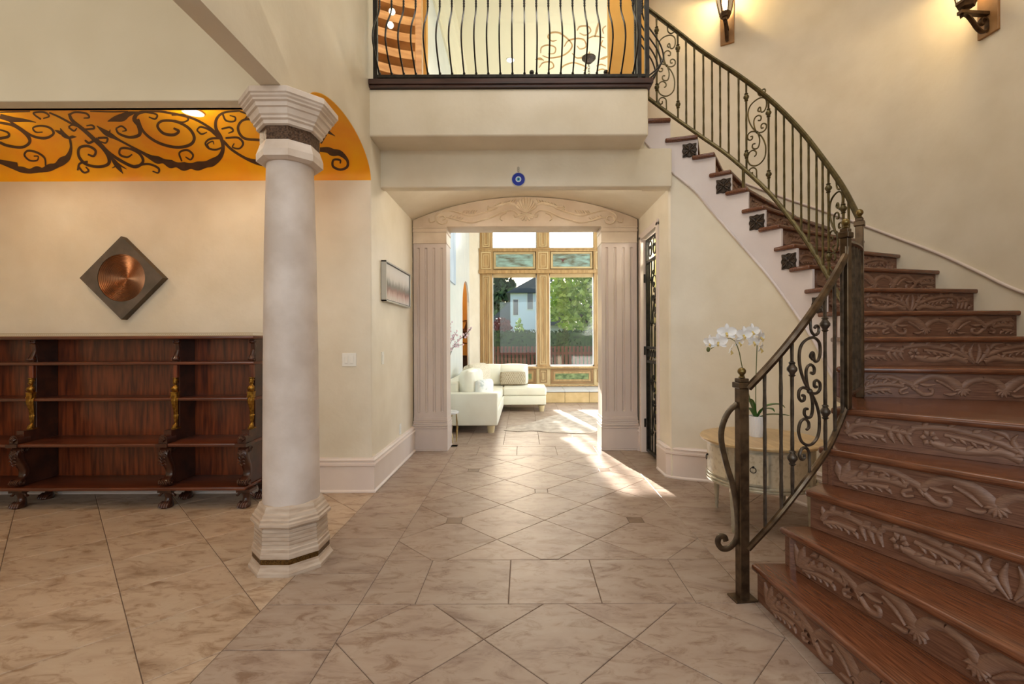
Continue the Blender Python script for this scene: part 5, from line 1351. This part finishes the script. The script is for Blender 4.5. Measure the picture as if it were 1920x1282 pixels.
# blossom of magnolia painted on the right middle panel
pm = MB()
def pw(u, v, h): return (panes[1][0] + .10 + u * .84, YW - .0085 - h, ZM0 + .16 + v * .28)
for i in range(9):
    a = .18 + .02 * i; stroke(pm, [(.26, .35, .006), (.26 + (i - 4) * .018, .62, .005), (.26 + (i - 4) * .034, .78 - abs(i - 4) * .05, .002)], pw, .001, n=3, flat=True)
build(pm, 'painted_tree', 'tree_red', win)
# raised tiled hearth step below the windows
hs_ = struct(obj('floor_step', MB().box(-1.2, 4.1, 9.93, YW, 0, .245).mesh('floor_step'), 'grout'))
for i in range(8):
    x = -1.2 + i * .52
    obj('step_tile', MB().box(x + .003, x + .517, 9.915, 9.93, .004, .222).mesh('step_tile', bevel=.003, seg=1), 'hearth_tile', hs_)
    obj('step_tile', MB().box(x + .003, x + .517, 9.905, YW - .03, .232, .262).mesh('step_tile', bevel=.003, seg=1), 'hearth_top', hs_)

# ------------------------------------------------------------------ sofa
SX0, SX1, SYN, SYF = -1.18, -.37, 6.66, 9.62
sofa = thing('sectional_sofa', 'white leather sectional sofa with open chaise end in the living room', 'sofa', (-.6, 8.2, 0))
def soft(mb_, name, m_, par, bev=.035, seg=4): return build(mb_, name, m_, par, bevel=bev, seg=seg, smooth=60)
soft(MB().box(SX0, SX1, SYN, SYN + .20, .11, .575), 'arm', 'leather', sofa, .02)
soft(MB().box(SX0, SX1, SYN + .20, SYF, .11, .30), 'base', 'leather', sofa, .015)
soft(MB().box(SX1 - .02, .42, 8.68, SYF, .13, .30), 'chaise_base', 'leather', sofa, .015)
for i in range(2): soft(MB().box(SX0 + .26, SX1 - .01, SYN + .205 + i * .89, SYN + .20 + (i + 1) * .885, .30, .445), 'seat_cushion', 'leather', sofa)
soft(MB().box(SX1 - .01, .43, 8.665, SYF - .26, .30, .455), 'seat_cushion', 'leather', sofa)
soft(MB().box(SX0 + .26, SX1 - .01, 8.66, SYF - .26, .30, .445), 'seat_cushion', 'leather', sofa)
soft(MB().box(SX0, SX0 + .22, SYN + .20, SYF, .11, .72), 'backrest', 'leather', sofa, .04)
soft(MB().box(SX0, .03, SYF - .24, SYF, .11, .72), 'backrest', 'leather', sofa, .04)
def pillow(par, c, w_, h_, d_, rot, m_, name, puff=.5, tilt=0.0):
    """a stuffed cushion: width w_, height h_, depth d_, standing on c, turned by rot about z"""
    n_, rows = 14, []
    for sgn in (1, -1):
        g = []
        for i in range(n_ + 1):
            r_ = []
            for j in range(n_ + 1):
                u, v = 2 * i / n_ - 1, 2 * j / n_ - 1
                e_ = (max(0, 1 - abs(u) ** 4) * max(0, 1 - abs(v) ** 4)) ** puff
                sh = 1 - .05 * (u * u) * (v * v)
                r_.append((u * w_ / 2 * sh, sgn * d_ / 2 * e_, h_ / 2 + v * h_ / 2 * sh))
            g.append(r_)
        rows.append(g)
    mb_ = MB(); mb_.loft(rows[0], closed=False, cap=False); mb_.loft(rows[1], closed=False, cap=False)
    me = mb_.mesh(name, smooth=80, weld=True)
    mw = Matrix.Translation(c) @ Matrix.Rotation(rot, 4, 'Z') @ Matrix.Rotation(tilt, 4, 'X')
    return obj(name, me, m_, par, mw=mw)
for i, y in enumerate((7.32, 8.20)): pillow(sofa, (SX0 + .34, y, .43), .90, .46, .30, PI / 2, 'leather', 'back_cushion', .42, -.22 if False else 0)
pillow(sofa, (-.70, SYF - .34, .43), .62, .44, .28, 0, 'leather', 'back_cushion', .42)
pillow(sofa, (-.20, SYF - .34, .44), .60, .43, .28, 0, 'leather', 'back_cushion', .42)
for x, y in ((SX1 - .10, SYN + .08), (.34, 8.76), (SX0 + .1, SYN + .1), (.34, SYF - .1), (SX0 + .1, SYF - .1)):
    build(MB().lathe([(.045, 0), (.062, .115)], (x, y, 0), n=16), 'leg', 'light_wood', sofa, smooth=40)
o = pillow(None, (-.205, SYF - .56, .457), .50, .27, .14, 0, 'lattice_cloth', 'lattice_cushion', .4, -.12)
tag(o, 'beige lattice patterned lumbar cushion on the sofa chaise', 'cushion')
lat = MB()
for i in range(11):
    for j in range(6):
        u, v = -.21 + i * .042 + (j % 2) * .021, .045 + j * .038
        if abs(u) > .225: continue
        dpt = .07 * (max(0, 1 - abs(u / .25) ** 4) * max(0, 1 - abs(v / .135 - 1) ** 4)) ** .4
        lat.tube([(u + .019 * math.cos(a), -dpt - .003, v + .017 * math.sin(a)) for a in [2 * PI * q_ / 8 for q_ in range(9)]], .004, n=4)
obj('lattice_trim', lat.mesh('lattice_trim', smooth=50), 'knit', o, mw=Matrix.Translation((-.205, SYF - .56, .457)) @ Matrix.Rotation(-.12, 4, 'X'))
o = pillow(None, (SX0 + .58, 7.12, .44), .44, .30, .15, 1.1, 'floral_cloth', 'floral_cushion', .4)
tag(o, 'white cushion with grey flower print by the sofa arm', 'cushion')
# knitted throw over the corner cushion of the sofa
o = pillow(None, (SX0 + .36, 8.22, .475), .84, .455, .345, PI / 2 - .25, 'knit', 'knitted_throw', .40)
tag(o, 'cream knitted throw draped over the white sofa back', 'throw')
# hide rug
pts = [(945, 807), (958, 801), (985, 796), (1010, 789), (1030, 782), (1050, 777), (1075, 772), (1110, 770), (1150, 772), (1165, 783), (1150, 800), (1125, 806), (1110, 812), (1085, 813), (1055, 812), (1030, 811), (1000, 808), (970, 809)]
pp_ = [G(x, y) for x, y in cat(pts + pts[:1], 3)[:-1]]
tag(build(MB().prism([(p.x, p.y) for p in pp_], .001, .009), 'hide_rug', 'hide'), 'grey brown cowhide rug on the living room floor', 'rug')
# marble topped gilt side table beside the left pilaster
g0 = G(852, 838); tx, ty = -1.02, 6.16
st_ = thing('accent_table', 'small gilt wire table with marble top behind the left pilaster', 'table', (tx, ty, 0))
build(MB().lathe([(.16, .37), (.165, .375), (.165, .39), (.16, .395)], (tx, ty, 0), n=32), 'table_top', 'marble', st_, smooth=40)
for i in range(5):
    a = 2 * PI * i / 5 - .2
    build(MB().tube([(tx + .14 * math.cos(a), ty + .14 * math.sin(a), 0), (tx + .15 * math.cos(a + .35), ty + .15 * math.sin(a + .35), .20), (tx + .14 * math.cos(a), ty + .14 * math.sin(a), .372)], .006, n=5), 'leg', 'brass', st_)
    build(MB().tube([(tx + .14 * math.cos(a + .7), ty + .14 * math.sin(a + .7), 0), (tx + .14 * math.cos(a), ty + .14 * math.sin(a), .372)], .006, n=5), 'leg', 'brass', st_)
# plant behind the sofa, blossom branches, star, dresser, high picture
pb = P(935, 700, 9.74)
pt_ = thing('potted_plant', 'green leafy plant behind the white sofa', 'potted plant', (pb.x, 9.77, 0))
build(MB().lathe([(.07, 0), (.09, .02), (.10, .52), (.09, .52)], (pb.x, 9.77, 0), n=20), 'pot', 'pot_white', pt_, smooth=40)
mb = MB()
for i in range(60):
    a, r_, z_ = random.uniform(0, 2 * PI), random.uniform(.02, .13), random.uniform(.56, .80)
    c = Vector((pb.x + r_ * math.cos(a), 9.77 + r_ * math.sin(a) * .5, z_)); d_ = Vector((math.cos(a), math.sin(a) * .5, random.uniform(-.2, .7))).normalized() * .07; s_ = d_.cross(Vector((0, 0, 1))).normalized() * .022
    mb.add([c, c + d_ * .5 + s_, c + d_, c + d_ * .5 - s_], [(0, 1, 2, 3)])
build(mb, 'foliage', 'leaf_green', pt_); build(MB().tube([(pb.x, 9.77, .5), (pb.x, 9.77, .62)], .02, n=6), 'stem', 'stem_green', pt_)
vb = thing('blossom_branches', 'pale pink blossom branches against the living room wall', 'branches', (-1.05, 6.17, .395))
build(MB().lathe([(.035, 0), (.05, .02), (.06, .18), (.035, .32), (.03, .38), (.036, .40), (.032, .40)], (-1.05, 6.17, .395), n=20), 'vase', 'pot_white', vb, smooth=50)
for pix in ([(838, 690), (845, 660), (858, 640), (872, 628), (884, 615)], [(838, 690), (843, 650), (850, 634), (856, 622)], [(838, 690), (848, 655), (866, 646)], [(838, 690), (842, 640), (844, 600)]):
    pts = [Vector((-1.05, 6.17, .76))] + [P(x, y, 6.17) for x, y in pix[1:]]
    cp_ = [Vector(p) for p in cat([tuple(p) for p in pts], 5)]
    br = build(MB().tube(cp_, .003, n=5), 'branch', 'twig', vb)
    mb = MB()
    for p in cp_[6:]:
        for _ in range(2):
            c = p + Vector([random.uniform(-.025, .025) for _ in range(3)])
            mb.ball(c, random.uniform(.009, .015), 6, 4)
    build(mb, 'blossoms', 'blossom', br)
sx, sz = P(874, 622, 11.22).x, P(874, 622, 11.22).z
star = thing('star_ornament', 'rusty metal star in a ring on the orange niche wall', 'wall art', (sx, 11.3, sz))
poly = []
for i in range(10):
    a = PI / 2 + i * PI / 5; r_ = .26 if i % 2 == 0 else .10; poly.append((sx + r_ * math.cos(a), sz + r_ * math.sin(a)))
mb = MB(); mb.v = [(x, 11.29, z) for x, z in poly] + [(sx, 11.24, sz)]; mb.f = [(i, (i + 1) % 10, 10) for i in range(10)]
build(mb, 'star', 'star_rust', star)
build(MB().tube([(sx + .275 * math.cos(a), 11.28, sz + .275 * math.sin(a)) for a in [2 * PI * i / 40 for i in range(41)]], .010, n=6), 'ring', 'star_rust', star)
mb = MB().box(sx - .85, sx + .25, 11.03, 11.29, .06, .95).box(sx - .88, sx + .28, 11.01, 11.295, .95, .98)
for x in (sx - .82, sx + .17):
    for y in (11.05, 11.22): mb.box(x, x + .05, y, y + .05, 0, .06)
ds = thing('dresser', 'dark wooden dresser below the star ornament in the niche', 'dresser', (sx - .3, 11.15, 0))
build(mb, 'carcass', 'dresser_dark', ds, bevel=.004, seg=1)
for i in range(2):
    for k in range(3):
        build(box_mesh(sx - .82 + i * .53, sx - .33 + i * .53, 11.018, 11.03, .12 + k * .27, .36 + k * .27), 'drawer', 'dresser_dark', ds, bevel=.004, seg=1)
hp = thing('hanging_panel', 'tall blue grey canvas high on the left living room wall', 'picture', (XW, 6.9, 2.1))
build(box_mesh(XW + .005, XW + .03, 6.60, 8.15, 2.30, 4.2), 'canvas', 'blue_canvas', hp) if 'blue_canvas' in MATS else None
# stair wall side: nothing else

# ------------------------------------------------------------------ upstairs: bowed shelving, scroll painting, chandelier, pier
sh = thing('bowed_bookcase', 'bowed wooden shelving unit upstairs behind the balcony railing', 'bookcase', (-1.55, 5.6, ZF))
bcx, bcy, br_ = -1.10, 4.55, 1.12
def bow(r, a0, a1, n=20): return [(bcx + r * math.cos(lerp(a0, a1, i / n)), bcy + r * math.sin(lerp(a0, a1, i / n))) for i in range(n + 1)]
A0, A1 = math.radians(98), math.radians(150)
for i in range(9):
    z = 4.30 + i * .205
    poly = bow(br_ - .03, A0, A1) + bow(br_ + .24, A1, A0)
    build(MB().prism(poly, z, z + .10), 'shelf', 'cabinet_wood', sh)
build(MB().prism(bow(br_ + .24, A0, A1) + bow(br_ + .28, A1, A0), ZF, ZC - .02), 'back_panel', 'cabinet_wood', sh, smooth=30)
build(box_mesh(-1.29, -1.21, 5.62, 5.72, ZF, ZC - .02), 'post', 'cabinet_wood', sh, bevel=.01)
for z in (5.22, 5.35):
    pass
for px, py, lab in ((735, 22, 'upper recessed light in the bowed wooden shelving upstairs'), (732, 47, 'lower recessed light in the bowed wooden shelving upstairs')):
    q = P(px, py, 5.30); recessed('recessed_light', (q.x, 5.30, q.z), .03, lab, (.3, -1, -.4))
struct(build(box_mesh(-2.6, XW, 5.85, 5.95, ZF, ZC), 'wall_landing_left', 'orange_wall'))
struct(build(box_mesh(-2.65, -2.6, 4.2, 5.95, ZF, ZC), 'wall_landing_back', 'orange_wall'))
struct(build(box_mesh(-2.6, XLI, 4.0, 5.95, ZF - .1, ZF), 'floor_landing', 'ledge_wood'))
q = P(957, 112, 7.9)
Yl = (ZC - H) / -uv(957, 112)[1]; recessed('recessed_light', (uv(957, 112)[0] * Yl, Yl, ZC - .004), .06, 'recessed light in the cream living room ceiling')
lamp('living_ceiling_lamp', 'SPOT', (uv(957, 112)[0] * Yl, Yl, ZC - .08), 60, (1, .9, .72), .06, aim=(0, Yl, 0), spot_size=2.4, spot_blend=.8)
def ceil_pt(x, y, h):                                   # crop coordinates (3.31x, origin 680,0) -> living-room ceiling
    u, v = uv(680 + x / 3.31, y / 3.31); Y = (ZC - .004 - H) / -v
    return (u * Y, Y, ZC - .004)
CS = [[(1105, 330, 5), (1110, 295, 8), (1150, 280, 8), (1195, 295, 8), (1190, 330, 7), (1150, 335, 5)], [(1115, 345, 5), (1160, 360, 8), (1230, 350, 9), (1280, 320, 9), (1300, 280, 9), (1270, 240, 9), (1220, 205, 10), (1170, 205, 10), (1150, 230, 9), (1175, 255, 8), (1205, 250, 5)],
      [(1250, 290, 6), (1275, 255, 8), (1330, 240, 9), (1375, 250, 9), (1385, 290, 8), (1350, 305, 7), (1330, 285, 5)], [(1330, 190, 6), (1350, 165, 8), (1400, 165, 8), (1415, 195, 8), (1380, 220, 7), (1345, 205, 5)], [(1440, 230, 6), (1455, 180, 14), (1465, 130, 3)], [(1395, 240, 4), (1440, 225, 9), (1500, 235, 4)],
      [(1070, 370, 3), (1100, 365, 16), (1125, 375, 3)], [(1095, 420, 6), (1120, 390, 8), (1170, 385, 8), (1185, 415, 8), (1150, 435, 6)], [(1225, 460, 7), (1240, 415, 9), (1300, 390, 9), (1350, 400, 9), (1390, 420, 8), (1370, 440, 6)], [(1300, 330, 6), (1330, 360, 8), (1390, 350, 8), (1410, 320, 7)],
      [(1490, 250, 7), (1480, 280, 8), (1510, 300, 7)], [(1450, 410, 6), (1480, 400, 8), (1510, 410, 6)], [(1470, 370, 4), (1500, 360, 14), (1530, 345, 3)], [(1495, 210, 7), (1490, 180, 8), (1510, 160, 6)], [(1450, 440, 6), (1490, 430, 8), (1520, 445, 6)]]
mb = MB()
for s_ in CS: stroke(mb, s_, ceil_pt, 0, flat=True)
build(mb, 'painted_scrollwork', 'mural_gold', ceil2)
u_, v_ = uv(1104, 108); Yc = (ZC - H) / -v_; cxh = u_ * Yc
ch = thing('chandelier', 'bronze chandelier canopy with chain on the living room ceiling', 'chandelier', (cxh, Yc, ZC))
build(MB().lathe([(.02, -.10), (.05, -.09), (.09, -.05), (.12, -.02), (.12, 0)], (cxh, Yc, ZC), n=20), 'canopy', 'rosette_bronze', ch, smooth=40)
mb = MB()
for i in range(22):
    z = ZC - .10 - i * .045; mb.tube([(cxh + (.016 * math.cos(a) if i % 2 else 0), Yc + (0 if i % 2 else .016 * math.cos(a)), z - .022 + .03 * math.sin(a)) for a in [2 * PI * j / 10 for j in range(11)]], .004, n=4)
build(mb, 'chain', 'rosette_bronze', ch)
lamp('chandelier_lamp', 'POINT', (cxh, Yc, ZC - 1.2), 42, (1.0, .95, .84), .15)
hub = MB().lathe([(.01, -1.05), (.04, -1.10), (.06, -1.2), (.03, -1.35), (.05, -1.5), (.02, -1.6)], (cxh, Yc, ZC), n=16); build(hub, 'hub', 'rosette_bronze', ch, smooth=50)
for i in range(6):
    a = PI / 3 * i; build(MB().tube(cat([(cxh, Yc, ZC - 1.45), (cxh + .2 * math.cos(a), Yc + .2 * math.sin(a), ZC - 1.6), (cxh + .42 * math.cos(a), Yc + .42 * math.sin(a), ZC - 1.45), (cxh + .45 * math.cos(a), Yc + .45 * math.sin(a), ZC - 1.3)], 5), .012, n=6), 'arm', 'rosette_bronze', ch)
# pier at the curved wall's end; warm light is put into its orange
struct(build(MB().prism([(1.05, 5.62), (1.50, 5.62), (1.50, 5.74), (1.05, 5.74)], 3.45, ZC), 'wall_landing_pier', 'orange_wall'))

# ------------------------------------------------------------------ outdoors
struct(obj('floor_lawn', MB().box(-40, 40, YW + .25, 80, -.5, -.25).mesh('floor_lawn'), 'grass'))
fence = thing('garden_fence', 'brown picket fence in the garden beyond the windows', 'fence', (0, 16, -.25))
YF_ = 16.0
slat = MB().box(-.045, .045, -.012, .012, 0, 1.38).mesh('slat')
for i in range(62):
    obj('slat', slat, 'fence_wood', fence, mw=Matrix.Translation((-3.2 + i * .13, YF_, -.25)))
for z in (.05, .85): build(box_mesh(-3.3, 4.9, YF_ + .012, YF_ + .05, z, z + .08), 'fence_rail', 'fence_wood', fence)
def leaves(mb_, c, rad, n_, size, shape='ball'):
    for _ in range(n_):
        while True:
            p = Vector([random.uniform(-1, 1) for _ in range(3)])
            if shape == 'ball' and .35 < p.length < 1: break
            if shape == 'cone' and math.hypot(p.x, p.y) < (1 - p.z) / 2 * 1.0 + .02: break
            if shape == 'box' and max(abs(p.x), abs(p.y), abs(p.z)) > .8: break
        q_ = Vector((c[0] + p.x * rad[0], c[1] + p.y * rad[1], c[2] + p.z * rad[2]))
        a = Vector([random.gauss(0, 1) for _ in range(3)]).normalized() * size; b = a.cross(Vector([random.gauss(0, 1) for _ in range(3)])).normalized() * size * .6
        mb_.add([q_ - a, q_ + b, q_ + a, q_ - b], [(0, 1, 2, 3)])
def tree(name, label, x, y, h_, rad, m_, n_, size, shape='ball', trunk=.12):
    t = thing(name, label, 'tree', (x, y, -.25), 'garden trees')
    zc_ = h_ - rad[2] - .25
    build(MB().tube([(x, y, -.25), (x + .05, y, zc_ * .6), (x, y, zc_ + rad[2] * .4)], [trunk, trunk * .8, trunk * .4], n=8), 'trunk', 'bark', t)
    mb_ = MB(); leaves(mb_, (x, y, zc_), rad, n_, size, shape); o_ = build(mb_, 'crown', m_, t); o_['kind'] = 'stuff'
    if shape == 'ball':
        for k in range(4):
            a = k * 1.6; build(MB().tube([(x, y, zc_ * .55), (x + rad[0] * .6 * math.cos(a), y + rad[1] * .6 * math.sin(a), zc_ + rad[2] * .25)], [trunk * .5, trunk * .2], n=5), 'limb', 'bark', t)
hd_ = thing('clipped_hedge', 'dark clipped hedge behind the picket fence', 'hedge', (.5, 17.2, -.25))
build(box_mesh(-2.6, 3.9, 16.8, 17.7, -.25, 1.62), 'core', 'hedge_green', hd_)
mb = MB(); leaves(mb, (.65, 17.25, .72), (3.3, .5, .98), 5200, .07, 'box'); build(mb, 'foliage', 'hedge_green', hd_)['kind'] = 'stuff'
tree('dark_evergreen', 'tall dark evergreen at the left edge of the left window', -2.91, 17.6, 9.0, (1.75, 1.6, 3.075), 'tree_dark', 8000, .17, 'cone', .2)
tree('sun_block_tree', 'unseen tree added above the left window to block sun', -1.95, 20.6, 10.3, (1.25, 1.2, 1.4), 'tree_dark', 3600, .16, 'ball', .13)  # added out of view so its crown keeps sun off the lower stairs
tree('shade_tree', 'sunlit leafy tree filling the right window', 2.9, 19.5, 5.0, (2.2, 1.6, 1.6), 'tree_light', 3600, .13, 'ball', .16)
tree('red_shrub', 'small dark red tree before the white house', -1.05, 22.5, 2.7, (.62, .6, .75), 'tree_red', 700, .09, 'ball', .05)
tree('young_tree', 'small pale green tree before the white house', -.20, 23.0, 2.9, (.55, .5, .9), 'tree_light', 700, .09, 'cone', .05)
tree('broadleaf_tree', 'dark tree behind the white house roof', -3.6, 46, 9.6, (3.0, 2, 3.2), 'tree_dark', 2200, .35)
tree('broadleaf_tree', 'dark tree to the right behind the beige house', 8.5, 47, 10.0, (4.0, 2, 3.6), 'tree_dark', 2200, .35)
hs2 = thing('neighbour_house', 'white two storey neighbour house with grey gabled roofs', 'house', (1, 34, -.25))
def gable(mb_, x0, x1, y0, y1, z0, z1): 
    xm = (x0 + x1) / 2; mb_.prism([(x0 - .3, z0), (x1 + .3, z0), (xm, z1)], y0 - .3, y1 + .3, lambda u, v, w_: (u, w_, v))
build(box_mesh(-.9, 2.8, 33, 41, -.25, 4.9), 'wall', 'house_white', hs2)
build(box_mesh(-3.4, -.9, 35, 41, -.25, 2.0), 'wing_wall', 'house_white', hs2)
mb = MB(); mb.prism([(-1.2, 4.7), (2.85, 6.9), (2.85, 4.7)], 32.7, 41.3, lambda u, v, w_: (u, w_, v)); build(mb, 'roof', 'roof_dark', hs2)
mb = MB(); mb.prism([(-3.7, 1.8), (-.9, 4.3), (-.9, 1.8)], 34.7, 41.3, lambda u, v, w_: (u, w_, v)); build(mb, 'wing_roof', 'roof_dark', hs2)
mb = MB(); mb.prism([(1.0, 2.4), (2.9, 4.2), (2.9, 2.4)], 32.2, 33.4, lambda u, v, w_: (u, w_, v)); build(mb, 'porch_roof', 'roof_dark', hs2)
for x0, x1, z0, z1 in ((-.75, -.3, 3.1, 4.3), (.25, .75, 3.5, 4.8), (-.5, .1, .2, 2.2)):
    f = build(box_mesh(x0, x1, 32.96, 33.02, z0, z1), 'window', 'sash_white', hs2); build(box_mesh(x0 + .06, x1 - .06, 32.93, 32.97, z0 + .06, z1 - .06), 'window_pane', 'house_glass', f)
lamp('niche_lamp', 'POINT', (-1.8, 10.2, 2.9), 22, (1.0, .88, .66), .08)
hb = thing('beige_house', 'sunlit beige rendered house in the right window', 'house', (6, 30, -.25))
build(box_mesh(3.0, 10, 30, 38, -.25, 5.0), 'wall', 'house_beige', hb); mb = MB(); gable(mb, 3.3, 10, 30, 38, 5.0, 6.6); build(mb, 'roof', 'roof_dark', hb)
f = build(box_mesh(4.2, 5.0, 29.95, 30.02, 3.0, 4.4), 'window', 'sash_white', hb); build(box_mesh(4.27, 4.93, 29.92, 29.97, 3.07, 4.33), 'window_pane', 'house_glass', f)
